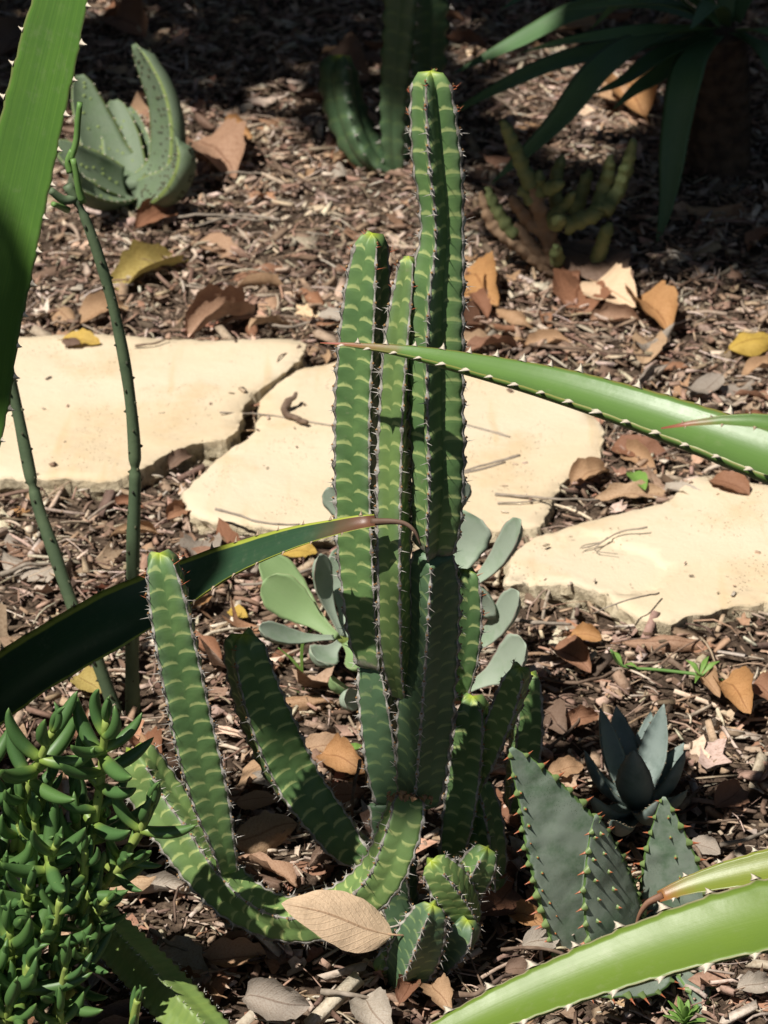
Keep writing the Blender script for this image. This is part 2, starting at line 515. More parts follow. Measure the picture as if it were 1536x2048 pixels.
def m_stone():
    n = NT('sandstone')
    obj = n.coord()
    a = n.noise(4.5, 4, obj, 0.5)
    b = n.noise(13, 5, obj, 0.6)
    f = n.noise(260, 5, obj, 0.7)
    c = n.mix(n.step(a, 0.35, 0.7), (0.605, 0.51, 0.375), (0.575, 0.46, 0.31))
    c = n.mix(n.math('MULTIPLY', n.step(b, 0.50, 0.75), 0.5), c, (0.50, 0.355, 0.19))
    c = n.mix(n.math('MULTIPLY', n.step(n.noise(30, 5, obj, 0.7), 0.62, 0.75), 0.4), c, (0.42, 0.32, 0.2))
    # bedding streak
    wv = n.noise(3.0, 3, n.mapping(obj, (9, 1.2, 1), (0, 0, R(28))))
    c = n.mix(n.math('MULTIPLY', n.step(wv, 0.56, 0.70), 0.38), c, (0.52, 0.36, 0.18))
    st_ = n.math('MULTIPLY', n.step(n.noise(2.6, 6, obj, 0.65), 0.52, 0.66), n.step(n.noise(45, 5, obj, 0.7), 0.35, 0.65))
    c = n.mix(n.math('MULTIPLY', st_, 0.34), c, (0.44, 0.36, 0.255))
    li = n.math('MULTIPLY', n.step(n.noise(34, 6, obj, 0.75), 0.63, 0.70), n.step(n.noise(6, 3, obj), 0.48, 0.6))
    c = n.mix(n.math('MULTIPLY', li, 0.5), c, (0.30, 0.25, 0.18))
    c = n.mix(n.math('MULTIPLY', n.step(f, 0.55, 0.8), 0.18), c, (0.36, 0.27, 0.17))
    sp = n.math('MULTIPLY', n.math('SUBTRACT', 1.0, n.step(n.voro(55, obj), 0.03, 0.07)), n.step(n.noise(11, 2, obj), 0.5, 0.6))
    c = n.mix(n.math('MULTIPLY', sp, 0.6), c, (0.2, 0.13, 0.08))
    side = n.attr('side')
    rf = n.noise(95, 6, obj, 0.7)
    sc = n.mix(n.step(rf, 0.35, 0.65), (0.33, 0.275, 0.18), (0.55, 0.47, 0.33))
    c = n.mix(side, c, sc)
    h = n.math('ADD', n.math('MULTIPLY', f, 0.35), n.math('ADD', n.math('MULTIPLY', b, 2.0), n.math('MULTIPLY', n.math('MULTIPLY', side, rf), 6.0)))
    pit = n.math('MULTIPLY', n.math('SUBTRACT', 1.0, n.step(n.voro(210, obj), 0.05, 0.22)), n.step(n.noise(22, 3, obj), 0.5, 0.62))
    c = n.mix(n.math('MULTIPLY', pit, 0.45), c, (0.36, 0.27, 0.17))
    dirt = n.math('MULTIPLY', n.step(n.noise(7, 5, obj, 0.7), 0.55, 0.72), n.step(n.noise(90, 4, obj, 0.7), 0.45, 0.7))
    c = n.mix(n.math('MULTIPLY', dirt, 0.35), c, (0.40, 0.31, 0.215))
    h = n.math('SUBTRACT', h, n.math('MULTIPLY', pit, 1.2))
    n.bump(h, 0.75, 0.0024)
    return n.done(c, rough=0.9, spec=0.15)


M['stone'] = m_stone()
M['tree_leaf'] = m_simple('tree_leaf', (0.05, 0.09, 0.03), (0.08, 0.13, 0.04), 5, 0.5, 0.3, 0, trans=0.15)
M['bark'] = m_simple('tree_bark', (0.12, 0.09, 0.07), (0.22, 0.18, 0.14), 20, 0.9, 0.1, 0.8)

# ------------------------------------------------------------------ ground
random.seed(5)
xs = np.concatenate([[-60, -30, -14, -7, -4, -2.5], np.arange(-1.7, 1.71, 0.04), [2.5, 4, 7, 14, 30, 60]])
ys = np.concatenate([[-40, -15, -6, -2, 0, 0.7], np.arange(1.2, 5.6, 0.04), [6.2, 7.5, 10, 16, 30, 60, 110]])
gv, gf = [], []
for y in ys:
    for x in xs:
        gv.append((x, y, float(gh(x, y)) if abs(x) < 1.8 and 1.1 < y < 5.7 else 0.0))
nx = len(xs)
for j in range(len(ys) - 1):
    for i in range(nx - 1):
        gf.append((j * nx + i, j * nx + i + 1, (j + 1) * nx + i + 1, (j + 1) * nx + i))
ground = mesh_obj('ground', gv, gf, M['soil'])
tag(ground, kind='structure')


# ------------------------------------------------------------------ stone slabs
def in_poly(x, y, poly):
    c = False
    j = len(poly) - 1
    for i in range(len(poly)):
        xi, yi = poly[i]; xj, yj = poly[j]
        if (yi > y) != (yj > y) and x < (xj - xi) * (y - yi) / (yj - yi) + xi: c = not c
        j = i
    return c


SLABS = []
SLAB_Z = []


def slab(outline, ztop, label, seed, flake=None):
    rs = random.Random(seed)
    pts = [Gd(px, py, ztop) for px, py in outline]
    P, s = catmull([tuple(p) for p in pts] + [tuple(pts[0])], None)
    L = s[-1]
    n = int(L / 0.006)
    q = np.linspace(0, L, n, endpoint=False)
    B = np.stack([np.interp(q, s, P[:, k]) for k in range(2)], 1)
    area = 0.5 * sum(B[i][0] * B[(i + 1) % n][1] - B[(i + 1) % n][0] * B[i][1] for i in range(n))
    if area < 0: B = B[::-1]
    T = np.roll(B, -1, 0) - np.roll(B, 1, 0)
    T /= np.linalg.norm(T, axis=1)[:, None]
    Nn = np.stack([T[:, 1], -T[:, 0]], 1)            # outward
    jit = np.array([noise.noise(V((B[i][0] * 55, B[i][1] * 55, seed))) * 0.0035
                    + noise.noise(V((B[i][0] * 170, B[i][1] * 170, seed))) * 0.0022 for i in range(n)])
    B = B + Nn * jit[:, None]
    B2 = B - Nn * 0.0022
    poly = [tuple(b) for b in B2]
    SLABS.append([tuple(b) for b in (B + Nn * 0.003)])
    SLAB_Z.append(ztop)
    mn, mx = B.min(0), B.max(0)
    inner = []
    B3 = B - Nn * 0.012
    poly3 = [tuple(b) for b in B3[::2]]
    y = mn[1]
    while y < mx[1]:
        x = mn[0]
        while x < mx[0]:
            a, b = x + rs.uniform(-.003, .003), y + rs.uniform(-.003, .003)
            if in_poly(a, b, poly3): inner.append((a, b))
            x += 0.013
        y += 0.013
    fl = None
    if flake:
        fp = [Gd(px, py, ztop) for px, py in flake]
        FP, fs = catmull([tuple(p) for p in fp] + [tuple(fp[0])], None)
        fl = [(a, b) for a, b in FP[:, :2]]
        m = int(fs[-1] / 0.004)
        fq = np.linspace(0, fs[-1], m, endpoint=False)
        fx = np.interp(fq, fs, FP[:, 0]); fy = np.interp(fq, fs, FP[:, 1])
        cx, cy = fx.mean(), fy.mean()
        for i in range(m):
            jj = noise.noise(V((fx[i] * 90, fy[i] * 90, 4))) * 0.004
            dx, dy = fx[i] - cx, fy[i] - cy
            dl = math.hypot(dx, dy)
            for off in (-0.0008, 0.0012):
                a, b = fx[i] + dx / dl * (off + jj), fy[i] + dy / dl * (off + jj)
                if in_poly(a, b, poly3): inner.append((a, b))
        flj = []
        for i in range(m):
            jj = noise.noise(V((fx[i] * 90, fy[i] * 90, 4))) * 0.004
            dx, dy = fx[i] - cx, fy[i] - cy
            dl = math.hypot(dx, dy)
            flj.append((fx[i] + dx / dl * jj, fy[i] + dy / dl * jj))
        fl = flj
    allp = [V(p) for p in poly] + [V(p) for p in inner]
    ed = [(i, (i + 1) % n) for i in range(n)]
    ov, oe, of, _, _, _ = geometry.delaunay_2d_cdt(allp, ed, [], 1, 1e-6)
    verts, side = [], []
    for p in ov:
        z = ztop + 0.0035 * noise.noise(V((p.x * 6, p.y * 6, seed))) + 0.0012 * noise.noise(V((p.x * 25, p.y * 25, seed)))
        if fl and in_poly(p.x, p.y, fl): z -= 0.0030
        verts.append(V((p.x, p.y, z))); side.append(0.0)
    faces = [tuple(f) for f in of]
    # CDT keeps the first n input points first
    nrow = 9
    depth = ztop + 0.03
    rows = [list(range(n))]
    for r_ in range(1, nrow + 1):
        row = []
        for i in range(n):
            f = r_ / nrow
            if r_ == 1: off, dz = 0.0022 + jit[i] * 0.3, 0.0012 + 0.0045 * abs(noise.noise(V((B[i][0] * 40, B[i][1] * 40, 9))))
            else:
                rr = noise.noise(V((B[i][0] * 45, B[i][1] * 45, f * 6 + seed)))
                off = 0.004 - 0.007 * f + 0.008 * rr + 0.0045 * noise.noise(V((B[i][0] * 150, B[i][1] * 150, f * 22)))
                dz = depth * f
            p = B2[i] + Nn[i] * off
            row.append(len(verts))
            verts.append(V((p[0], p[1], verts[i].z - dz)))
            side.append(0.5 if r_ == 1 else 1.0)
        rows.append(row)
    for a in range(nrow):
        for i in range(n):
            j = (i + 1) % n
            faces.append((rows[a][i], rows[a + 1][i], rows[a + 1][j], rows[a][j]))
    c = V((B[:, 0].mean(), B[:, 1].mean(), 0))
    o = mesh_obj('stone_slab', verts, faces, M['stone'], origin=c, attrs={'side': side})
    o.data.polygons.foreach_set('use_smooth', [True] * len(of) + [False] * (len(faces) - len(of)))
    return tag(o, label, 'paving stone', 'sandstone slabs of the stepping path')


slab([(-260, 720), (-120, 690), (60, 672), (200, 668), (330, 674), (450, 680), (560, 676), (612, 688), (600, 715), (560, 745),
      (520, 776), (492, 800), (482, 835), (474, 862), (440, 878), (380, 890), (335, 906), (290, 935), (245, 955), (200, 962),
      (100, 955), (0, 950), (-150, 945), (-250, 880)], 0.027,
     'thick cream sandstone slab with a broken corner beside the thin green rod stems', 3)
slab([(700, 715), (640, 726), (580, 742), (548, 768), (522, 800), (514, 840), (498, 872), (455, 898), (405, 940), (374, 975), (364, 992),
      (382, 1028), (420, 1042), (500, 1050), (590, 1056), (680, 1054), (800, 1060), (900, 1064), (960, 1060), (1040, 1054), (1084, 1048),
      (1102, 1000), (1118, 972), (1150, 945), (1194, 922), (1205, 890), (1200, 850), (1160, 800), (1080, 755), (950, 728), (800, 714)], 0.018,
     'smooth ochre sandstone slab directly behind the tall banded cactus', 8)
slab([(1008, 1170), (1022, 1112), (1040, 1090), (1100, 1062), (1200, 1032), (1330, 1000), (1368, 966), (1420, 950), (1536, 972), (1700, 985),
      (1820, 1050), (1800, 1150), (1650, 1215), (1536, 1200), (1450, 1215), (1380, 1228), (1312, 1240), (1255, 1222), (1205, 1186), (1130, 1168), (1070, 1164)],
     0.023, 'cream sandstone slab with a flaked patch and chipped front edge by the leaf litter', 13,
     flake=[(1040, 1100), (1110, 1075), (1180, 1062), (1250, 1085), (1315, 1112), (1332, 1150), (1290, 1185), (1215, 1182), (1130, 1160), (1030, 1160)])


# ------------------------------------------------------------------ sweep helpers
def tube(verts, faces, P, rad, nseg=8, flat=1.0, ref=None, cap=True):
    """append a round tube along P (k,3) with radius array"""
    P = np.asarray(P, float)
    T = tangents(P)
    base = len(verts)
    r0 = np.array(ref if ref is not None else (0.13, -0.97, 0.21))
    for i in range(len(P)):
        a = r0 - T[i] * r0.dot(T[i])
        nl = np.linalg.norm(a)
        if nl < 1e-4:
            r0 = np.array((0.9, 0.3, 0.1)); a = r0 - T[i] * r0.dot(T[i]); nl = np.linalg.norm(a)
        a /= nl
        b = np.cross(T[i], a)
        for k in range(nseg):
            t = 2 * math.pi * k / nseg
            verts.append(V(P[i] + rad[i] * (math.cos(t) * a * flat + math.sin(t) * b)))
    for i in range(len(P) - 1):
        for k in range(nseg):
            k2 = (k + 1) % nseg
            faces.append((base + i * nseg + k, base + i * nseg + k2, base + (i + 1) * nseg + k2, base + (i + 1) * nseg + k))
    if cap:
        faces.append(tuple(base + k for k in range(nseg))[::-1])
        e = base + (len(P) - 1) * nseg
        faces.append(tuple(e + k for k in range(nseg)))


def cone(verts, faces, p, d, L, r, n=3, bend=None):
    d = d.normalized()
    a = d.orthogonal().normalized()
    b = d.cross(a)
    i0 = len(verts)
    for k in range(n):
        t = 2 * math.pi * k / n
        verts.append(p + (a * math.cos(t) + b * math.sin(t)) * r)
    verts.append(p + d * L + (bend if bend is not None else V((0, 0, 0))))
    for k in range(n): faces.append((i0 + k, i0 + (k + 1) % n, i0 + n))


# ------------------------------------------------------------------ ribbed stem
def ribbed_stem(parent, ctrl, rib0, seed, nrib=4, pitch=0.0145, valley=0.50, mat='stem', power=1.3, tip=True, spine_len=0.0062, srad=0.00042,
                margin=True, name='stem', world=False, wob=0.05, groove=0.28, tipred=True, cork=(0.0, 0.0), label=None):
    """ctrl: (px,py,Y,half width px) from base to tip"""
    rs = random.Random(seed)
    pts = []
    for c in ctrl:
        if world: pts.append(c)
        else:
            p = W(c[0], c[1], c[2])
            pts.append((p.x, p.y, p.z, c[3] * mpp(p)))
    D, s = catmull(pts, None)
    L = s[-1]
    ds = pitch / 5
    n = max(8, int(L / ds))
    q = np.linspace(0, L, n)
    P = np.stack([np.interp(q, s, D[:, k]) for k in range(4)], 1)
    T = tangents(P)
    spr = 10
    nr = nrib * spr
    Rt = P[-1, 3]
    Rb = P[0, 3]
    verts, faces, uvs, tipa, corka = [], [], [], [], []
    offs = [(0.5 if k % 2 else 0.0) + rs.uniform(-.12, .12) for k in range(nrib)]
    crest = [[] for _ in range(nrib)]
    cam_f = np.array((0.0, -1.0, 0.0))
    tw = rs.uniform(-0.25, 0.25)
    for i in range(n):
        f = cam_f - T[i] * cam_f.dot(T[i])
        f /= np.linalg.norm(f)
        rg = np.cross(T[i], f)
        r_ = P[i, 3]
        de = L - q[i]
        tl = 1.15 * Rt
        if tip and de < tl:
            x = 1 - de / tl
            r_ = r_ * math.sqrt(max(0.0, 1 - x ** 2.6)) * 1.0 + 0.0002
        bl = 0.6 * Rb
        if q[i] < bl:
            x = 1 - q[i] / bl
            r_ = r_ * (0.72 + 0.28 * math.sqrt(max(0, 1 - x * x)))
        # slow irregular swelling
        r_ *= 1 + 0.04 * noise.noise(V((q[i] * 22, seed, 0.3)))
        for k in range(nrib):
            ph = 2 * math.pi * (q[i] / pitch + offs[k])
            for j in range(spr):
                t = j / spr
                ang = R(rib0) + 2 * math.pi * (k + t) / nrib + tw * (q[i] / L - 0.5)
                kk = k if t <= 0.5 else (k + 1) % nrib
                ph2 = 2 * math.pi * (q[i] / pitch + offs[kk])
                cw = abs(1 - 2 * t)
                rr = valley + (1 - valley) * cw ** power
                flat_ = math.cos(math.pi / nrib) / math.cos((t - .5) * 2 * math.pi / nrib)
                rr = flat_ + (rr - flat_) * groove
                rr *= 1 + wob * (cw ** 3) * math.cos(ph2 + 0.5) + 0.018 * (1 - cw ** 2) * math.cos(ph2 + 2.6)
                v = V(P[i, :3] + (f * math.cos(ang) + rg * math.sin(ang)) * rr * r_)
                if tip and de < 1.6 * tl: v = v + V(T[i]) * Rt * 0.34 * (cw - 0.35) * max(0.0, 1 - de / (1.6 * tl)) ** 1.5 * min(1.0, r_ / (0.35 * Rt))
                verts.append(v)
                tipa.append(max(0.0, 1 - de / (0.22 * Rt + 0.001)) if tip else 0.0)
                ck = 0.0
                if cork[0] > 0: ck = max(0.0, 1 - q[i] / cork[0])
                corka.append(min(1.0, ck * 1.6))
            a0 = R(rib0) + 2 * math.pi * k / nrib + tw * (q[i] / L - 0.5)
            o = f * math.cos(a0) + rg * math.sin(a0)
            b = -f * math.sin(a0) + rg * math.cos(a0)
            crest[k].append((V(P[i, :3] + o * r_ * (1 + wob * math.cos(ph + 0.5))), V(o), V(b), V(T[i]), r_))
    for i in range(n - 1):
        for k in range(nrib):
            for j in range(spr):
                a = i * nr + k * spr + j
                b = i * nr + (k * spr + j + 1) % nr
                faces.append((a, b, b + nr, a + nr))
                t0, t1 = j / spr, (j + 1) / spr
                if t1 <= 0.5001: kk, u0, u1 = k, 2 * t0, 2 * t1
                else: kk, u0, u1 = (k + 1) % nrib, 2 * (1 - t0), 2 * (1 - t1)
                v0 = q[i] / pitch + offs[kk] + 20
                v1 = q[i + 1] / pitch + offs[kk] + 20
                uvs.append(((u0, v0), (u1, v0), (u1, v1), (u0, v1)))
    # end caps
    for ring, rev in ((0, True), (n - 1, False)):
        idx = [ring * nr + j for j in range(nr)]
        if rev: idx = idx[::-1]
        faces.append(tuple(idx))
        uvs.append(tuple((0.9, 0.6) for _ in idx))
    o = mesh_obj(name, verts, faces, M[mat], parent, uvs=uvs, attrs={'tip': tipa, 'cork': corka})
    if label: o['label'] = label
    # corky rib edge + spines
    mv, mf, mi = [], [], []
    sv, sf, si = [], [], []
    for k in range(nrib):
        cr = crest[k]
        if margin:
            b0 = len(mv)
            for i in range(n):
                p, oo, bb, tt, r_ = cr[i]
                w_ = (q[i] / pitch + offs[k]) % 1.0
                e = math.exp(-((w_ if w_ < 0.5 else w_ - 1) / 0.16) ** 2)
                hw = (0.00075 + 0.0010 * e) * min(1.0, r_ / 0.012) * rs.uniform(0.8, 1.2)
                up = 0.0007 + 0.0006 * e
                mv.extend([p + bb * hw - oo * hw * 0.9, p + oo * up, p - bb * hw - oo * hw * 0.9])
            for i in range(n - 1):
                a = b0 + i * 3
                mf.append((a, a + 1, a + 4, a + 3)); mi.append(0)
                mf.append((a + 1, a + 2, a + 5, a + 4)); mi.append(0)
        nar = int(L / pitch) + 1
        for m_ in range(-1, nar + 1):
            sa = (m_ - offs[k]) * pitch
            if sa < 0.15 * pitch or sa > L - 0.0015: continue
            i = min(n - 1, int(sa / L * (n - 1)))
            p, oo, bb, tt, r_ = cr[i]
            sc = min(1.0, 0.55 + r_ / 0.03)
            red = 1 if (tip and tipred and L - sa < 2.2 * pitch) else 0
            for sgn in (-1, 1):
                if rs.random() < 0.12: continue
                d = oo * rs.uniform(.6, 1.0) + bb * sgn * rs.uniform(.55, 1.05) + tt * rs.uniform(-.3, .15) + (tt * 0.7 if red else V((0, 0, 0)))
                f0 = len(sf)
                cone(sv, sf, p + oo * 0.0004, d, spine_len * sc * rs.uniform(.5, 1.3), srad)
                si.extend([red] * (len(sf) - f0))
                if rs.random() < 0.75:
                    d = oo * 1.0 + bb * sgn * rs.uniform(.3, .8) + tt * rs.uniform(.2, .7)
                    f0 = len(sf)
                    cone(sv, sf, p + oo * 0.0002 + tt * 0.0022, d, spine_len * 0.38 * sc * rs.uniform(.7, 1.3), srad)
                    si.extend([red] * (len(sf) - f0))
            # bud above the areole
            if margin:
                f0 = len(mf)
                c = p + tt * 0.0034 + oo * 0.0002
                rb_ = 0.0011
                ib = len(mv)
                mv.extend([c + bb * rb_, c + tt * rb_, c - bb * rb_, c - tt * rb_, c + oo * rb_ * 1.3])
                for a, b in ((0, 1), (1, 2), (2, 3), (3, 0)): mf.append((ib + a, ib + b, ib + 4))
                mi.extend([1] * (len(mf) - f0))
    if margin: mesh_obj('rib_edge', mv, mf, [M['cork'], M['bud']], o, matidx=mi)
    so = mesh_obj('spines', sv, sf, [M['spine'], M['spine_red']], o, smooth=False, matidx=si)
    so['kind'] = 'stuff'
    return o


# ------------------------------------------------------------------ main cactus
YB = 1.74
cact = thing('banded_cactus', Gd(805, 1880), 'tall green banded cactus with ribbed spiny columns and curving lower arms', 'cactus')
# upper columns
ribbed_stem(cact, [(748, 1330, 1.75, 34), (738, 1250, 1.75, 46), (728, 1120, 1.75, 53), (722, 980, 1.75, 56), (722, 800, 1.75, 56), (730, 650, 1.75, 53),
                   (737, 540, 1.75, 44), (744, 466, 1.75, 32)], 20, 1, cork=(0.014, 0))
ribbed_stem(cact, [(803, 1390, 1.73, 20), (792, 1300, 1.71, 32), (788, 1150, 1.70, 36), (788, 950, 1.70, 37), (792, 800, 1.70, 37), (800, 680, 1.70, 36),
                   (812, 570, 1.70, 27), (817, 512, 1.70, 18)], 22, 2, mat='stem_lime', pitch=0.0150)
ribbed_stem(cact, [(868, 1105, 1.70, 40), (872, 1040, 1.695, 52), (876, 940, 1.69, 55), (872, 780, 1.69, 58), (874, 600, 1.69, 57), (884, 480, 1.69, 46),
                   (882, 400, 1.69, 47), (874, 320, 1.69, 52), (866, 220, 1.69, 48), (861, 142, 1.69, 36)], -19, 3, cork=(0.012, 0), valley=0.40, groove=0.9)
# older joints below
ribbed_stem(cact, [(785, 1600, 1.755, 40), (775, 1540, 1.755, 46), (764, 1450, 1.755, 47), (755, 1375, 1.755, 44), (749, 1326, 1.755, 36)], 28, 4, mat='stem_old', tip=False)
ribbed_stem(cact, [(836, 1610, 1.735, 42), (846, 1500, 1.73, 54), (856, 1350, 1.72, 58), (864, 1200, 1.71, 56), (867, 1108, 1.70, 42)], -10, 5, mat='stem_old', tip=False)
ribbed_stem(cact, [(808, 1885, 1.742, 34), (800, 1800, 1.745, 42), (788, 1700, 1.75, 46), (780, 1600, 1.755, 44)], 30, 6, mat='stem_old', tip=False)
# shaded column leaning away
ribbed_stem(cact, [(735, 1722, 1.79, 30), (690, 1685, 1.80, 52), (640, 1625, 1.81, 60), (580, 1540, 1.82, 64), (530, 1430, 1.82, 62), (500, 1340, 1.82, 54), (486, 1268, 1.82, 42)], -22, 7)
# sprawling arm
ribbed_stem(cact, [(815, 1595, 1.715, 44), (800, 1660, 1.70, 50), (765, 1745, 1.69, 50), (700, 1808, 1.685, 48), (620, 1838, 1.685, 46), (545, 1832, 1.69, 46),
                   (475, 1795, 1.70, 48), (410, 1728, 1.715, 52), (352, 1645, 1.73, 56), (305, 1575, 1.745, 54), (262, 1500, 1.75, 44)], 38, 8, mat='stem_lime', pitch=0.0115, tipred=False)
# column standing on the arm
ribbed_stem(cact, [(455, 1740, 1.705, 24), (443, 1685, 1.70, 34), (420, 1600, 1.70, 50), (395, 1500, 1.70, 57), (368, 1370, 1.70, 58), (345, 1250, 1.70, 56),
                   (330, 1165, 1.70, 48), (319, 1106, 1.70, 34)], -35, 9)
# shorter columns on the shaded flank
ribbed_stem(cact, [(915, 1395, 1.80, 26), (926, 1300, 1.80, 40), (932, 1210, 1.80, 40), (934, 1138, 1.80, 26)], -38, 10)
ribbed_stem(cact, [(900, 1740, 1.77, 30), (920, 1640, 1.775, 44), (936, 1530, 1.78, 46), (944, 1440, 1.78, 42), (945, 1392, 1.78, 28)], 30, 11)
ribbed_stem(cact, [(950, 1570, 1.79, 20), (978, 1500, 1.785, 32), (1010, 1420, 1.78, 36), (1030, 1365, 1.775, 32), (1040, 1334, 1.77, 22)], 25, 12, mat='stem_lime')
ribbed_stem(cact, [(1030, 1620, 1.82, 26), (1045, 1540, 1.82, 36), (1055, 1440, 1.82, 38), (1060, 1345, 1.82, 26)], -35, 13)
ribbed_stem(cact, [(985, 1780, 1.76, 26), (975, 1700, 1.77, 38), (965, 1620, 1.785, 36), (955, 1560, 1.79, 24)], 10, 26)
# clustered offsets at the foot
ribbed_stem(cact, [(945, 1850, 1.70, 24), (925, 1810, 1.695, 38), (895, 1765, 1.69, 42), (862, 1722, 1.685, 26)], 30, 14, mat='stem_lime', pitch=0.0095, tipred=False, spine_len=0.006)
ribbed_stem(cact, [(925, 1800, 1.72, 22), (940, 1765, 1.715, 36), (958, 1730, 1.71, 36), (975, 1695, 1.71, 22)], -25, 15, pitch=0.010, tipred=False, spine_len=0.006)
ribbed_stem(cact, [(800, 1975, 1.675, 34), (822, 1925, 1.665, 50), (846, 1865, 1.66, 48), (866, 1810, 1.655, 28)], -15, 16, mat='stem_old', pitch=0.010, tipred=False, spine_len=0.006)
ribbed_stem(cact, [(885, 1930, 1.69, 24), (905, 1900, 1.685, 38), (925, 1870, 1.68, 38), (935, 1840, 1.68, 24)], 20, 17, mat='stem_old', pitch=0.010, tipred=False, spine_len=0.006)
ribbed_stem(cact, [(815, 1880, 1.70, 20), (798, 1905, 1.69, 30), (775, 1928, 1.68, 28), (752, 1945, 1.675, 18)], 20, 18, mat='stem_lime', pitch=0.010, tipred=False, spine_len=0.006)
# scar cushion at the main joint
random.seed(11)
cv, cf = [], []
for i in range(90):
    p = W(random.gauss(812, 20), random.gauss(1597, 5), 1.715 + random.gauss(0, .010))
    d = V((random.gauss(0, 1), random.gauss(0, 1), random.gauss(0, 1))).normalized()
    cone(cv, cf, p, d, random.uniform(.001, .0035), random.uniform(.0012, .0035), 5)
mesh_obj('joint_scar', cv, cf, M['d_tan'], cact, smooth=False)

# ------------------------------------------------------------------ blades
TOOTH_ME = {}


def tooth_mesh(kind):
    """unit tooth: base along x, sticks out along y, bends to +x"""
    if kind in TOOTH_ME: return TOOTH_ME[kind]
    rows = [(0.0, -0.62, 0.62, 0.20), (0.25, -0.36, 0.40, 0.17), (0.6, -0.08, 0.30, 0.10), (1.0, 0.30, 0.34, 0.01)]
    v, f = [], []
    for y, x0, x1, h in rows:
        v += [(x0, y, 0), ((x0 + x1) / 2, y, h), (x1, y, 0), ((x0 + x1) / 2, y, -h)]
    for i in range(3):
        for k in range(4):
            k2 = (k + 1) % 4
            f.append((i * 4 + k, i * 4 + k2, i * 4 + 4 + k2, i * 4 + 4 + k))
    f.append((12, 13, 14, 15))
    if kind == 'tooth_red':
        rows = [(-0.25, -1.5, 1.5, 0.95), (0.12, -0.85, 0.95, 0.72), (0.30, -0.40, 0.52, 0.40), (0.62, -0.12, 0.36, 0.20), (1.0, 0.22, 0.28, 0.02)]
        v, f = [], []
        for y, x0, x1, h in rows:
            v += [(x0, y, 0), ((x0 + x1) / 2, y, h), (x1, y, 0), ((x0 + x1) / 2, y, -h)]
        for i in range(4):
            for k in range(4):
                k2 = (k + 1) % 4
                f.append((i * 4 + k, i * 4 + k2, i * 4 + 4 + k2, i * 4 + 4 + k))
    me = bpy.data.meshes.new('tooth')
    me.from_pydata(v, [], f)
    if kind == 'tooth_red':
        me.materials.append(M['tubercle']); me.materials.append(M['tooth_red'])
        me.polygons.foreach_set('material_index', [0] * 8 + [1] * (len(me.polygons) - 8))
    else: me.materials.append(M[kind])
    me.polygons.foreach_set('use_smooth', [True] * len(me.polygons))
    TOOTH_ME[kind] = me
    return me


def prof(v, pw):
    """interpolate width profile pw [(v,w)...]"""
    return float(np.interp(v, [a for a, _ in pw], [b for _, b in pw]))


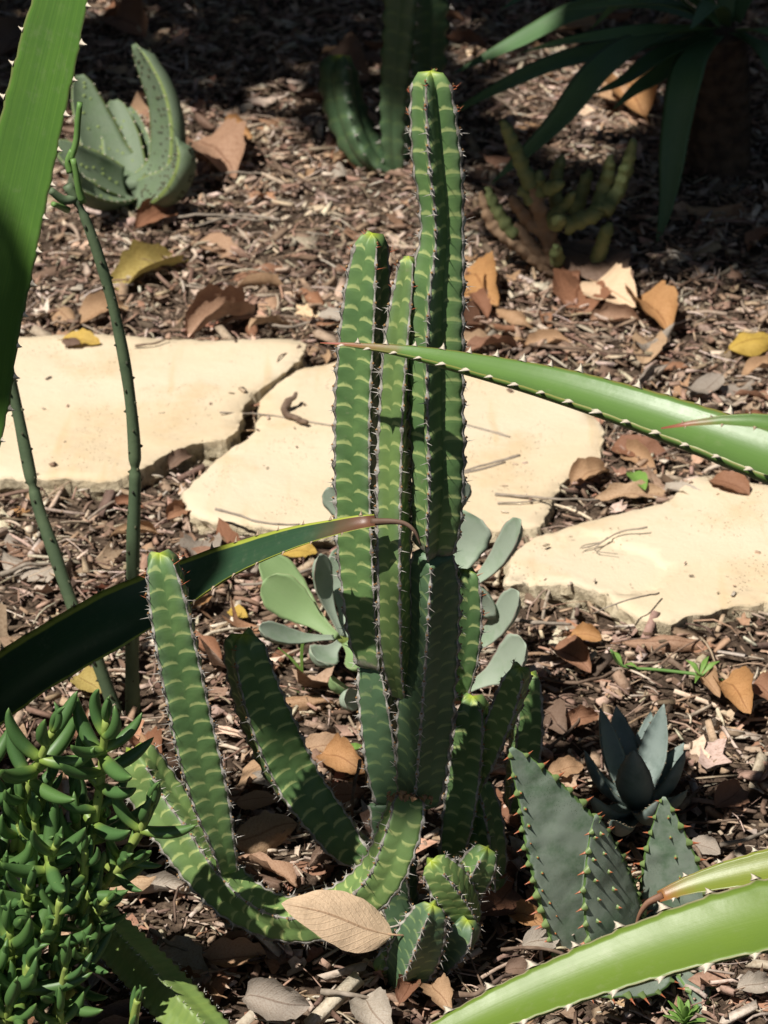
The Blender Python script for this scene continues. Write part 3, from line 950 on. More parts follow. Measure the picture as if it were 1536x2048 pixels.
def blade(parent, pts, width, pw, nhint, channel, thick, mat, name='leaf', n=40, nu=12, teeth=None, seed=0, twist=0.0,
          crenate=0.0, keel=0.0, wave=0.0, bumps=None, scallop=0.0, flip=1.0):
    """pts world control points from base to tip. width: full half-width scale (m). pw: profile over v
       nhint: vector or list of vectors (upper face)."""
    rs = random.Random(seed)
    if isinstance(nhint, (list, tuple)) and isinstance(nhint[0], (V, list, tuple)): nh = [V(a) for a in nhint]
    else: nh = [V(nhint)] * len(pts)
    C, q = catmull([tuple(p) + tuple(h) for p, h in zip(pts, nh)], n)
    P = C[:, :3]
    T = tangents(P)
    L = q[-1]
    verts, faces, uvs, und = [], [], [], []
    edges = ([], [])
    fr = []
    ring = 2 * nu
    tp = teeth['pitch'] if teeth else 1.0
    for i in range(n):
        v = q[i] / L
        nn = V(C[i, 3:6]); t = V(T[i])
        s = t.cross(nn).normalized() * flip
        nn = s.cross(t).normalized() * flip
        if nn.dot(V(C[i, 3:6])) < 0: nn = -nn
        if twist:
            rot = Matrix.Rotation(twist * v, 3, t); s = rot @ s; nn = rot @ nn
        w = max(0.0004, width * prof(v, pw))
        if crenate and v > 0.45: w *= 1 + crenate * math.sin(v * 34)
        th = max(0.0003, thick * (0.25 + 0.75 * min(1, w / width)) * (1.0 if v < 0.9 else max(0.15, (1 - v) / 0.1)))
        wv = wave * w * math.sin(v * 9 + seed)
        fr.append((V(P[i]), s, nn, t, w))
        for side in (0, 1):
            for k in range(nu):
                u = -1 + 2 * k / nu if side == 0 else 1 - 2 * k / nu
                sc = 0.0
                if scallop: sc = scallop * w * (abs(u) ** 5) * ((.5 + .5 * math.cos(2 * math.pi * q[i] / tp + (math.pi if u > 0 else 0))) ** 2 - .3)
                base = V(P[i]) + s * (u * w + math.copysign(sc, u)) + nn * (channel * w * (u * u) + wv * u)
                if side == 1: base = base - nn * th * math.sqrt(max(0, 1 - u * u)) - nn * keel * w * max(0, 1 - abs(u))
                elif bumps: base = base + nn * bumps * noise.noise(base * 90)
                verts.append(base)
                und.append(1.0 if side == 1 and k > 0 else 0.0)
        edges[0].append(verts[i * ring]); edges[1].append(verts[i * ring + nu])
    for i in range(n - 1):
        for k in range(ring):
            k2 = (k + 1) % ring
            faces.append((i * ring + k, i * ring + k2, (i + 1) * ring + k2, (i + 1) * ring + k))
            ua = (k / nu if k <= nu else 2 - k / nu)
            ub = ((k + 1) / nu if k + 1 <= nu else 2 - (k + 1) / nu)
            v0, v1 = q[i] / L, q[i + 1] / L
            uvs.append(((ua, v0), (ub, v0), (ub, v1), (ua, v1)))
    for r_, rev in ((0, 1), (n - 1, 0)):
        idx = [r_ * ring + k for k in range(ring)]
        if rev: idx = idx[::-1]
        faces.append(tuple(idx)); uvs.append(tuple((0.5, r_ / n) for _ in idx))
    o = mesh_obj(name, verts, faces, M[mat], parent, uvs=uvs, attrs={'under': und})
    if teeth:
        me = tooth_mesh(teeth['mat'])
        jv, jf = [], []
        for sd in (0, 1):
            x = math.ceil(teeth.get('start', 0.03) * L / tp) * tp + (tp * 0.5 if sd else 0)
            while x < L * teeth.get('end', 0.985):
                f = x / L * (n - 1)
                i = min(n - 2, int(f)); a = f - i
                p = edges[sd][i].lerp(edges[sd][i + 1], a)
                c, s, nn, t, w = fr[i]
                out = (p - c)
                out = (out - t * out.dot(t)).normalized()
                # outwards in the local sheet direction
                sl = (s if sd else -s)
                if flip < 0: pass
                dirn = (out * 0.8 + sl * 0.2)
                if dirn.dot(out) < 0: dirn = out
                dirn.normalize()
                tt = (t - dirn * t.dot(dirn)).normalized()
                zz = tt.cross(dirn)
                sz = teeth['size'] * rs.uniform(.75, 1.2) * (0.6 + 0.4 * min(1, w / width / 0.6))
                bs = sz * teeth.get('base', 1.0)
                Mx = Matrix(((tt.x * bs, dirn.x * sz, zz.x * bs, p.x - dirn.x * sz * .12), (tt.y * bs, dirn.y * sz, zz.y * bs, p.y - dirn.y * sz * .12),
                             (tt.z * bs, dirn.z * sz, zz.z * bs, p.z - dirn.z * sz * .12), (0, 0, 0, 1)))
                if teeth.get('joined'):
                    b0 = len(jv)
                    jv.extend([Mx @ vv.co for vv in me.vertices])
                    jf.extend([tuple(b0 + q_ for q_ in pl.vertices) for pl in me.polygons])
                else:
                    inst('tooth', me, Mx, o)
                x += tp if scallop else tp * rs.uniform(.8, 1.25)
        if jv:
            so = mesh_obj('teeth', jv, jf, M[teeth['mat']], o)
            so['kind'] = 'stuff'
    o['_'] = 0
    del o['_']
    return o, fr


# ---- left rosette with long spiny leaves (base stands outside the frame on the left)
PW_LONG = [(0, 0.9), (0.15, 1.0), (0.5, 0.95), (0.75, 0.72), (0.9, 0.38), (0.97, 0.16), (1, 0.03)]
lr_base = V((-0.47, 1.78, 0.0))
lros = thing('spiny_rosette', lr_base, 'rosette with an upright bright green toothed leaf and a dark leaf drooping onto the cactus', 'succulent')
tA = dict(mat='tooth', pitch=0.024, size=0.0052, base=0.85)
A_ctrl = [lr_base + V((0.03, -0.02, 0.03)), lr_base + V((0.06, -0.06, 0.14)), W(-80, 930, 1.70), W(-12, 620, 1.69), W(58, 300, 1.68), W(128, 0, 1.675),
          W(185, -220, 1.675), W(240, -400, 1.68), W(290, -500, 1.685)]
blade(lros, A_ctrl, 0.029, [(0, 1.3), (0.3, 1.2), (0.5, 1.0), (0.65, .92), (0.8, .78), (.92, .45), (1, .03)], [(-0.55, -0.80, 0.2)] * 9, 0.16, 0.006, 'bladeA', n=130, teeth=tA, seed=2, scallop=0.13)
B_ctrl = [lr_base + V((0.05, -0.01, 0.05)), W(-180, 1560, 1.84), W(0, 1395, 1.82), W(200, 1268, 1.79), W(400, 1165, 1.765), W(560, 1092, 1.715), W(690, 1054, 1.685),
          W(750, 1043, 1.68)]
blade(lros, B_ctrl, 0.028, [(0, .9), (0.3, 1.0), (.55, .93), (.75, .62), (.9, .32), (1, .17)], [(0.1, -0.55, 0.85)] * 8, 0.38, 0.005, 'bladeB', n=60,
      teeth=dict(mat='tooth_brown', pitch=0.026, size=0.0048, base=0.8), seed=4, scallop=0.08)
# dried hooked end of that leaf
hv, hf = [], []
hp, hq = catmull([tuple(W(742, 1044, 1.681)), tuple(W(785, 1043, 1.677)), tuple(W(812, 1048, 1.675)), tuple(W(830, 1064, 1.673)), tuple(W(842, 1092, 1.673))], 20)
tube(hv, hf, hp, np.linspace(0.0030, 0.0006, 20), 6, flat=0.6)
mesh_obj('leaf_tip', hv, hf, M['d_brown'], lros)['label'] = 'dried brown hooked leaf tip'
# unseen rosette leaves added to shade the dark leaf and the cactus foot
for k, (tipo, mid, nh, wd) in enumerate([
        ((-0.40, 1.58, 0.84), (-0.43, 1.67, 0.56), (-0.4, -0.5, 0.7), 0.040),
        ((-0.56, 1.60, 0.80), (-0.52, 1.69, 0.50), (-0.4, -0.5, 0.7), 0.040),
        ((-0.62, 1.70, 1.05), (-0.58, 1.76, 0.55), (0.3, -0.8, 0.4), 0.034),
        ((-0.95, 1.75, 0.75), (-0.78, 1.78, 0.50), (-0.5, -0.3, 0.8), 0.034),
        ((-0.80, 1.30, 0.45), (-0.66, 1.55, 0.42), (-0.2, -0.3, 0.9), 0.034),
        ((-0.75, 2.25, 0.60), (-0.62, 2.02, 0.45), (-0.2, 0.3, 0.9), 0.034),
        ((-0.46, 1.62, 0.80), (-0.49, 1.72, 0.48), (0.1, -0.9, 0.3), 0.032)]):
    b = lr_base + (V(mid) - lr_base) * 0.08 + V((0, 0, 0.03))
    m2 = (b + V(mid)) / 2 + V((0, 0, 0.06))
    blade(lros, [b, m2, V(mid), (V(mid) + V(tipo)) / 2 + V((0, 0, 0.03)), V(tipo)], wd, PW_LONG, nh, 0.25, 0.006, 'bladeA', n=30,
          teeth=dict(mat='tooth', pitch=0.04, size=0.007, base=0.75, joined=True), seed=20 + k)

# ---- right rosette (base outside the frame on the right)
rr_base = V((0.52, 1.50, 0.0))
rros = thing('spiny_rosette', rr_base, 'rosette of glossy lime and mid green toothed leaves reaching in front of the spiny aloe', 'succulent')
C_ctrl = [rr_base + V((-0.02, 0.0, 0.05)), rr_base + V((-0.06, -0.01, 0.22)), W(1850, 1085, 1.46), W(1680, 985, 1.475), W(1536, 925, 1.49), W(1300, 838, 1.53), W(1080, 768, 1.575),
          W(860, 714, 1.63), W(730, 694, 1.655), W(640, 686, 1.67)]
blade(rros, C_ctrl, 0.026, [(0, 1.25), (0.3, 1.2), (0.45, 1.05), (0.56, .93), (0.68, .70), (0.80, .50), (0.90, .26), (0.955, .12), (1, .02)], [(-0.2, -0.16, 0.97)] * 10, 0.48, 0.014, 'bladeC', n=150,
      teeth=dict(mat='tooth', pitch=0.0205, size=0.0060, base=1.0), seed=6, scallop=0.15)
blade(rros, [rr_base + V((-0.03, -0.02, 0.05)), rr_base + V((-0.06, -0.05, 0.24)), W(1800, 960, 1.44), W(1600, 862, 1.44), W(1450, 842, 1.445), W(1322, 857, 1.45)], 0.012,
      [(0, 1.5), (0.4, 1.2), (.7, .9), (.9, .5), (1, .04)], (-0.1, -0.5, 0.85), 0.4, 0.004, 'bladeC', n=40,
      teeth=dict(mat='tooth_brown', pitch=0.02, size=0.003, base=0.8), seed=7)
D_ctrl = [rr_base + V((-0.03, -0.03, 0.04)), W(2000, 1800, 1.455), W(1750, 1810, 1.44), W(1536, 1846, 1.43), W(1350, 1896, 1.425), W(1150, 1965, 1.42), W(960, 2042, 1.415), W(760, 2140, 1.41), W(600, 2230, 1.41)]
blade(rros, D_ctrl, 0.031, [(0, 1.0), (0.3, 1.0), (.5, .9), (.65, .72), (.78, .52), (.9, .28), (1, .03)], [(-0.05, -0.22, 0.97)] * 9, 0.32, 0.014, 'bladeD', n=140,  # flat wide near blade
      teeth=dict(mat='tooth', pitch=0.030, size=0.0064, base=1.25), seed=8, scallop=0.20)
blade(rros, [rr_base + V((-0.03, 0.01, 0.04)), W(1950, 1720, 1.53), W(1750, 1716, 1.53), W(1600, 1728, 1.53), W(1480, 1748, 1.53), W(1380, 1772, 1.53), W(1318, 1795, 1.53)], 0.020,
      [(0, 1.2), (0.4, 1.0), (.7, .85), (.88, .5), (1, .2)], (0.0, -0.45, 0.9), 0.3, 0.006, 'bladeE', n=80,
      teeth=dict(mat='tooth', pitch=0.024, size=0.0042, base=1.3), seed=9, scallop=0.16)
hv, hf = [], []
hp, hq = catmull([tuple(W(1326, 1792, 1.53)), tuple(W(1296, 1806, 1.528)), tuple(W(1280, 1828, 1.527)), tuple(W(1272, 1850, 1.527))], 14)
tube(hv, hf, hp, np.linspace(0.0035, 0.0008, 14), 6, flat=0.6)
mesh_obj('leaf_tip', hv, hf, M['d_russet'], rros)['label'] = 'withered brown leaf tip'
for k, (tipo, mid, nh) in enumerate([((0.95, 1.55, 0.62), (0.76, 1.52, 0.40), (0.4, -0.1, 0.9)), ((0.62, 1.75, 0.78), (0.57, 1.60, 0.42), (0.1, 0.4, 0.9)),
                                     ((0.60, 1.12, 0.45), (0.56, 1.30, 0.34), (0, -0.4, 0.9)), ((0.85, 1.95, 0.40), (0.70, 1.75, 0.36), (0.3, 0.4, 0.9))]):
    b = rr_base + V((0, 0, 0.04))  # unseen leaves added to this rosette for shade
    blade(rros, [b, (b + V(mid)) / 2 + V((0, 0, .05)), V(mid), (V(mid) + V(tipo)) / 2 + V((0, 0, .03)), V(tipo)], 0.03, PW_LONG, nh, 0.25, 0.007, 'bladeC', n=30,
          teeth=dict(mat='tooth', pitch=0.04, size=0.007, base=0.75, joined=True), seed=40 + k)

# ------------------------------------------------------------------ grey-green paddle succulent behind the cactus
kb = Gd(790, 1385)
kal = thing('paddle_succulent', kb, 'grey green paddle leaved succulent half hidden behind the tall cactus', 'succulent')
PADDLE = [(0, .24), (.15, .28), (.3, .42), (.5, .78), (.7, 1.0), (.85, .95), (.95, .62), (1, .12)]
kv, kf = [], []
sp1, _ = catmull([tuple(kb + V((0, 0, -.01))), tuple(W(760, 1330, 2.10)), tuple(W(700, 1290, 2.09)), tuple(W(668, 1272, 2.085))], 16)
tube(kv, kf, sp1, np.linspace(.006, .0045, 16), 8)
sp2, _ = catmull([tuple(kb + V((0, 0, -.01))), tuple(W(850, 1300, 2.10)), tuple(W(900, 1230, 2.10)), tuple(W(905, 1180, 2.10))], 16)
tube(kv, kf, sp2, np.linspace(.006, .0045, 16), 8)
mesh_obj('branch', kv, kf, M['succ_stem'], kal)
KL = [  # base px, tip px, Y base, Y tip, half width px, normal, mat
    ((672, 1275), (526, 1110), 2.085, 2.135, 37, (0.25, -0.8, 0.5), 'kal_green'),
    ((672, 1275), (528, 1160), 2.08, 2.105, 42, (-0.2, -0.75, 0.6), 'kal_green'),
    ((685, 1275), (640, 1108), 2.085, 2.09, 24, (0.6, -0.7, 0.2), 'kal'),
    ((690, 1275), (690, 1090), 2.09, 2.12, 40, (-0.1, -0.9, 0.3), 'kal'),
    ((668, 1275), (518, 1258), 2.08, 2.03, 24, (0.0, -0.6, 0.8), 'kal'),
    ((680, 1285), (635, 1320), 2.075, 2.03, 34, (0.0, -0.7, 0.7), 'kal'),
    ((690, 1285), (735, 1330), 2.07, 2.02, 36, (0.1, -0.8, 0.6), 'kal_green'),
    ((720, 1090), (655, 975), 2.12, 2.14, 30, (-0.5, -0.8, 0.2), 'kal'),
    ((900, 1190), (925, 1020), 2.10, 2.12, 66, (-0.1, -0.95, 0.3), 'kal'),
    ((905, 1200), (1042, 1040), 2.10, 2.06, 30, (-0.5, -0.6, 0.7), 'kal'),
    ((890, 1080), (926, 960), 2.12, 2.13, 30, (0.5, -0.8, 0.2), 'kal'),
    ((905, 1230), (975, 1190), 2.09, 2.07, 50, (0.2, -0.9, 0.3), 'kal'),
    ((905, 1330), (1038, 1185), 2.09, 2.05, 34, (-0.45, -0.6, 0.7), 'kal'),
    ((930, 1380), (1052, 1290), 2.07, 2.03, 46, (-0.3, -0.6, 0.7), 'kal'),
    ((720, 1385), (665, 1362), 2.07, 2.03, 22, (-0.2, -0.6, 0.8), 'kal_green'),
    ((735, 1400), (688, 1400), 2.06, 2.02, 24, (-0.2, -0.8, 0.5), 'kal'),
]
for i, (b, t, yb, yt, hw, nh, mt) in enumerate(KL):
    p0, p2 = W(b[0], b[1], yb), W(t[0], t[1], yt)
    mid = (p0 + p2) / 2 - V(nh).normalized() * (p2 - p0).length * 0.10
    blade(kal, [p0, mid, p2], hw * mpp(p2), PADDLE, nh, 0.22, 0.008, mt, n=34, nu=10, seed=60 + i, crenate=0.035)

# ------------------------------------------------------------------ thin jointed rod stems on the left
rod = thing('rod_plant', Gd(262, 1425), 'thin knobbly grey green rods, taller one jointed and branching near its top', 'succulent')


def rod_stem(parent, ctrl, r0, r1, name='rod', mat='rod', nodes=True, seed=0, joint=None):
    rs = random.Random(seed)
    Pt = [tuple(W(*c)) for c in ctrl]
    D, s = catmull(Pt, None)
    n = max(10, int(s[-1] / 0.004))
    P, q = catmull(Pt, n)
    rad = np.interp(q, [0, q[-1]], [r0, r1]) * (1 + 0.05 * np.sin(q * 75 + seed))
    if joint is not None:
        for j in joint: rad *= 1 - 0.38 * np.exp(-((q - q[-1] * j) / 0.004) ** 2)
    v, f = [], []
    tube(v, f, P, rad, 14)
    o = mesh_obj(name, v, f, M[mat], parent)
    if nodes:
        T = tangents(P)
        nv, nf = [], []
        x = 0.006
        a = rs.uniform(0, 6)
        while x < q[-1] - 0.004:
            i = int(np.searchsorted(q, x))
            i = min(i, n - 1)
            t = V(T[i])
            e = t.orthogonal().normalized()
            d = Matrix.Rotation(a, 3, t) @ e
            c = V(P[i]) + d * rad[i] * 0.90
            r_ = 0.0013 * rs.uniform(.7, 1.2)
            tube(nv, nf, [c - t * r_ * 1.6 - d * .0006, c + d * r_ * .9, c + t * r_ * 1.4 - d * .0003], [r_ * .3, r_, r_ * .3], 6)
            a += 2.4
            x += rs.uniform(.005, .009)
        no = mesh_obj('leaf_scars', nv, nf, M['rod_node'], o)
        no['kind'] = 'stuff'
    return o


rod_stem(rod, [(266, 1428, 2.07), (264, 1300, 2.07), (266, 1100, 2.07), (270, 930, 2.07), (258, 780, 2.07), (228, 620, 2.07), (190, 490, 2.07), (158, 410, 2.07), (134, 370, 2.07)],
         0.0066, 0.0040, seed=1, joint=[0.485, 0.955])
rod_stem(rod, [(232, 1425, 2.08), (190, 1310, 2.08), (150, 1225, 2.08), (110, 1110, 2.09), (70, 990, 2.10), (30, 800, 2.11), (-10, 640, 2.11), (-45, 480, 2.11)], 0.0062, 0.0045, seed=2, joint=[0.5])
rod_stem(rod, [(150, 395, 2.07), (128, 400, 2.065), (100, 380, 2.06)], 0.0042, 0.003, seed=3, name='side_branch', nodes=False)
for i, (a, b, rr_) in enumerate([(((166, 404, 2.068), (158, 380, 2.066), (152, 345, 2.065), (146, 318, 2.065)), None, .0033),
                                 (((140, 322, 2.07), (152, 285, 2.07), (156, 240, 2.07), (160, 205, 2.07)), None, .0030),
                                 (((140, 345, 2.07), (136, 322, 2.07), (144, 300, 2.07)), None, .003),
                                 (((135, 420, 2.07), (122, 414, 2.06), (106, 408, 2.05)), None, .0028)]):
    rod_stem(rod, list(a), rr_, rr_ * .7, name='green_shoot', mat='rod_young', nodes=False, seed=10 + i)

# ------------------------------------------------------------------ curved leaf succulent at the left foreground
def crescent(seed):
    rs = random.Random(seed)
    n = 13
    v, f, al = [], [], []
    bend = rs.uniform(0.6, 1.25)
    P, rad = [], []
    for i in range(n):
        t = i / (n - 1)
        a = bend * t * 1.25
        P.append((math.sin(a) / bend if bend > .05 else t, 0, (1 - math.cos(a)) / bend))
        rad.append(0.104 * (0.62 + 0.55 * math.sin(math.pi * min(1, t * 0.9 + .08)) ** 1.0) * (1 - t ** 4) ** 0.6 + 0.006)
    tube(v, f, P, rad, 9, flat=1.0, ref=(0, 1, 0))
    # flatten upper side a little
    v = [V((a.x, a.y * 1.12, a.z)) for a in v]
    al = [i / (n - 1) for i in range(n) for _ in range(9)]
    me = bpy.data.meshes.new('succulent_leaf')
    me.from_pydata([tuple(a) for a in v], [], f)
    me.materials.append(M['succ'])
    me.polygons.foreach_set('use_smooth', [True] * len(me.polygons))
    at = me.attributes.new('along', 'FLOAT', 'POINT')
    at.data.foreach_set('value', al)
    return me


CRES = [crescent(i) for i in range(6)]
sb = V((-0.27, 1.60, 0.0))
succ = thing('finger_leaf_succulent', sb, 'bushy succulent with upturned glossy green finger leaves on pale stems', 'succulent')
random.seed(21)
SH = [  # tip px,py, base px,py, Y tip, Y base, leaf length px, pairs
    ((105, 1462), (30, 1700), 1.60, 1.62, 74, 8), ((212, 1440), (165, 1760), 1.60, 1.62, 80, 10), ((300, 1610), (215, 1740), 1.60, 1.62, 62, 5),
    ((112, 1690), (80, 1830), 1.575, 1.60, 66, 6), ((40, 1600), (20, 1760), 1.61, 1.63, 62, 5), ((100, 1560), (85, 1700), 1.63, 1.64, 60, 4),
    ((60, 1770), (60, 1900), 1.565, 1.59, 74, 6), ((170, 1700), (150, 1850), 1.58, 1.60, 62, 5), ((20, 1860), (20, 2010), 1.55, 1.58, 84, 6), ((120, 1800), (110, 1960), 1.56, 1.58, 70, 6),
    ((215, 1800), (150, 1900), 1.58, 1.60, 56, 5), ((265, 1720), (190, 1800), 1.60, 1.61, 58, 4), ((60, 1930), (50, 2090), 1.535, 1.56, 84, 6),
    ((-30, 1680), (-40, 1850), 1.60, 1.62, 84, 6), ((-50, 1500), (-70, 1720), 1.62, 1.64, 90, 7), ((-40, 1900), (-40, 2050), 1.55, 1.57, 84, 6), ((130, 1930), (90, 2080), 1.54, 1.56, 66, 6),
    ((170, 1890), (130, 2000), 1.56, 1.58, 62, 5), ((-110, 1640), (-140, 1800), 1.62, 1.63, 90, 6), ((20, 2010), (15, 2140), 1.52, 1.55, 84, 5), ((120, 2020), (100, 2140), 1.53, 1.55, 70, 5),
    ((-20, 1780), (-20, 1900), 1.585, 1.60, 70, 5), ((275, 2000), (270, 2100), 1.50, 1.51, 50, 2), ((200, 1610), (170, 1700), 1.62, 1.63, 52, 3), ((70, 1640), (60, 1760), 1.60, 1.62, 70, 4), ((10, 1730), (10, 1850), 1.59, 1.61, 70, 4), ((180, 1780), (150, 1880), 1.59, 1.60, 62, 4),
    ((90, 1860), (80, 1980), 1.555, 1.575, 66, 4), ((150, 1600), (130, 1720), 1.62, 1.63, 66, 3), ((0, 1940), (0, 2060), 1.54, 1.56, 70, 4)]
for i, (t, b, yt, yb, ln, pr) in enumerate(SH):
    p0, p1 = W(b[0], b[1], yb), W(t[0], t[1], yt)
    if p0.z < 0: p0.z = -0.003
    sc = mpp(p1)
    mid = (p0 + p1) / 2 + V((random.uniform(-.006, .006), random.uniform(-.006, .006), 0))
    P, q = catmull([tuple(p0), tuple(mid), tuple(p1)], 22)
    v, f = [], []
    tube(v, f, P, np.linspace(0.0040, 0.0026, 22), 8)
    mesh_obj('shoot_stem', v, f, M['succ_stem'], succ)
    T = tangents(P)
    az = random.uniform(0, math.pi)
    for k in range(pr):
        fr_ = 1 - (k / pr) ** 1.15 * 0.95
        j = min(21, int(fr_ * 21))
        t_ = V(T[j])
        lf = 1.45 * ln * sc * (0.62 + 0.38 * min(1, k / 2)) * random.uniform(.72, 1.18)
        for sgn in (0, math.pi):
            e = t_.orthogonal().normalized()
            d = Matrix.Rotation(az + sgn + random.uniform(-.2, .2), 3, t_) @ e
            open_ = 0.35 + 0.70 * min(1, k / 2.0) * random.uniform(.85, 1.1)
            x = (d * open_ + t_ * (1.15 - open_)).normalized()
            y = t_.cross(x).normalized()
            z = x.cross(y)
            S = lf
            p = V(P[j])
            Mx = Matrix(((x.x * S, y.x * S, z.x * S, p.x), (x.y * S, y.y * S, z.y * S, p.y), (x.z * S, y.z * S, z.z * S, p.z), (0, 0, 0, 1)))
            inst('leaf', CRES[random.randrange(6)], Mx, succ)
        az += math.pi / 2 + random.uniform(-.15, .15)

# ------------------------------------------------------------------ yellow-green ribbed stem sprawling at the bottom
fs = thing('sprawling_cactus_stem', Gd(210, 1850), 'flat lying yellow green ribbed cactus stem beside the finger leaf succulent', 'cactus')
pa = [Gd(165, 1800, 0.055), Gd(215, 1865, .045), Gd(300, 1955, 0.036), Gd(380, 2040, 0.030), Gd(470, 2130, 0.026)]
ribbed_stem(fs, [(p.x, p.y, p.z, r_) for p, r_ in zip(pa, (.012, .0175, .0195, .0195, .016))], -64, 31, nrib=5, pitch=0.0085, valley=0.62, mat='stem_fallen', world=True, margin=False,
            spine_len=0.0028, tip=False, tipred=False)

# ------------------------------------------------------------------ spiny aloe right
al_b = Gd(1225, 1915)
aloe = thing('spiny_aloe', al_b, 'blotchy grey green aloe with thick leaves edged in red tipped spines', 'aloe')
tR = dict(mat='tooth_red', pitch=0.0145, size=0.0078, base=0.38)
AW = [(0, .95), (.15, 1.0), (.4, .95), (.62, .76), (.82, .42), (.93, .22), (1, .05)]
o1, fr1 = blade(aloe, [al_b + V((0, .02, .0)), W(1205, 1890, 1.725), W(1150, 1740, 1.72), W(1085, 1600, 1.72), W(1022, 1496, 1.72)], 0.036, AW, (0.25, -0.93, 0.3), 0.05, 0.016, 'aloe', n=60, teeth=tR, seed=71,
                keel=0.15, bumps=.0012, scallop=.16)
o2, fr2 = blade(aloe, [al_b + V((.01, .01, .0)), W(1240, 1870, 1.705), W(1215, 1760, 1.70), W(1192, 1630, 1.70)], 0.027, AW, (0.55, -0.8, 0.25), -0.1, 0.014, 'aloe', n=34, teeth=tR, seed=72, keel=0.1, bumps=.0012, scallop=.16)
o3, fr3 = blade(aloe, [al_b + V((.03, .03, .0)), W(1345, 1870, 1.745), W(1345, 1760, 1.745), W(1328, 1594, 1.745)], 0.027, AW, (-0.3, -0.92, 0.25), 0.05, 0.014, 'aloe', n=34, teeth=tR, seed=73, keel=0.1, bumps=.0012, scallop=.16)
o4, fr4 = blade(aloe, [al_b + V((.0, .0, .015)), W(1290, 1945, 1.66), W(1220, 1968, 1.62), W(1120, 1985, 1.60)], 0.020, AW, (0.1, -0.4, 0.9), 0.1, 0.012, 'aloe', n=30, teeth=tR, seed=74, bumps=.0012, scallop=.16)
o5, fr5 = blade(aloe, [al_b + V((.03, .0, .01)), W(1370, 1930, 1.69), W(1395, 1975, 1.66), W(1400, 2030, 1.64)], 0.019, AW, (0.3, -0.6, 0.7), 0.1, 0.014, 'aloe', n=30, teeth=tR, seed=75, bumps=.0012, scallop=.16)
o6, fr6 = blade(aloe, [al_b + V((.03, .03, .0)), W(1420, 1850, 1.78), W(1450, 1790, 1.80), W(1480, 1740, 1.82)], 0.024, AW, (-0.3, -0.7, 0.6), 0.1, 0.014, 'aloe', n=30, teeth=tR, seed=76, bumps=.0012, scallop=.16)
# prickles standing on the leaf faces
for fr_, rows, oo in ((fr2, (-.55, 0.15), o2), (fr3, (0.2,), o3), (fr1, (-0.80,), o1)):
    rs = random.Random(9)
    for u in rows:
        for i in range(5, len(fr_) - 3, 4):
            c, s, nn, t, w_ = fr_[i]
            p = c + s * (u + rs.uniform(-.08, .08)) * w_ + nn * 0.0005
            me = tooth_mesh('tooth_red')
            d = (nn + t * .25).normalized(); tt = (t - d * t.dot(d)).normalized(); zz = tt.cross(d)
            sz = 0.0046 * rs.uniform(.7, 1.2); bs = sz * .45
            inst('prickle', me, Matrix(((tt.x * bs, d.x * sz, zz.x * bs, p.x), (tt.y * bs, d.y * sz, zz.y * bs, p.y), (tt.z * bs, d.z * sz, zz.z * bs, p.z), (0, 0, 0, 1))), oo)

# ------------------------------------------------------------------ small blue-green agave right
ag_b = Gd(1272, 1640)
agv = thing('small_agave', ag_b, 'small blue green agave rosette with pointed leaves in the leaf litter', 'agave')
AGW = [(0, .75), (.2, .85), (.5, 1.0), (.7, .82), (.88, .42), (1, .03)]
AG = [((1200, 1416), 1.93, 24), ((1232, 1412), 1.95, 30), ((1275, 1466), 1.97, 18), ((1328, 1408), 1.94, 27), ((1368, 1486), 1.93, 27), ((1168, 1500), 1.89, 24), ((1268, 1500), 1.84, 34),
      ((1372, 1500), 1.87, 20), ((1180, 1590), 1.82, 24), ((1375, 1580), 1.86, 24), ((1320, 1600), 1.80, 24), ((1225, 1640), 1.78, 22), ((1300, 1450), 2.02, 24)]
for i, (t, Y, hw) in enumerate(AG):
    tipp = W(t[0], t[1], Y)
    if tipp.z < 0.03: tipp.z = 0.03
    c = ag_b + V((0, 0, .012))
    hz = V((tipp.x - c.x, tipp.y - c.y, 0))
    mid = c + V((hz.x * .62, hz.y * .62, (tipp.z - c.z) * .42))
    nh = (-hz.normalized() * 0.8 + V((0, 0, 0.55))) if hz.length > .015 else V((0, -1, .2))
    blade(agv, [c, mid, tipp], 1.18 * hw * mpp(tipp), AGW, nh, 0.35, 0.006, 'agave', n=26, nu=10, teeth=dict(mat='tooth_brown', pitch=0.009, size=0.0018, base=.9, joined=True, start=.2), seed=80 + i)

# ------------------------------------------------------------------ stubby aloe at the back left
ba_b = Gd(255, 395)
ba = thing('warty_aloe', ba_b, 'pale warty aloe with thick incurved leaves standing in mulch behind the slabs', 'aloe')
BW = [(0, .9), (.2, 1.0), (.5, .92), (.75, .70), (.92, .46), (1, .18)]
tB = dict(mat='tooth', pitch=0.016, size=0.0035, base=.6, joined=True)
def warty(fr_, oo, under, seed, N=26, dark=False):
    rs = random.Random(seed)
    wv, wf = [], []
    for _ in range(N):
        i = rs.randrange(4, len(fr_) - 2)
        c, s, nn, t, w_ = fr_[i]
        u = rs.uniform(-.8, .8)
        d = -nn if under else nn
        p = c + s * u * w_ + d * ((0.032 * (0.25 + 0.75 * min(1, w_ / max(f_[4] for f_ in fr_)))) * math.sqrt(1 - u * u) if under else 0.0005)
        cone(wv, wf, p - d * .001, d + t * .2, .0042, .0026, 5)
    so = mesh_obj('warts', wv, wf, M['rod_node'] if (under or dark) else M['aloe_back'], oo); so['kind'] = 'stuff'
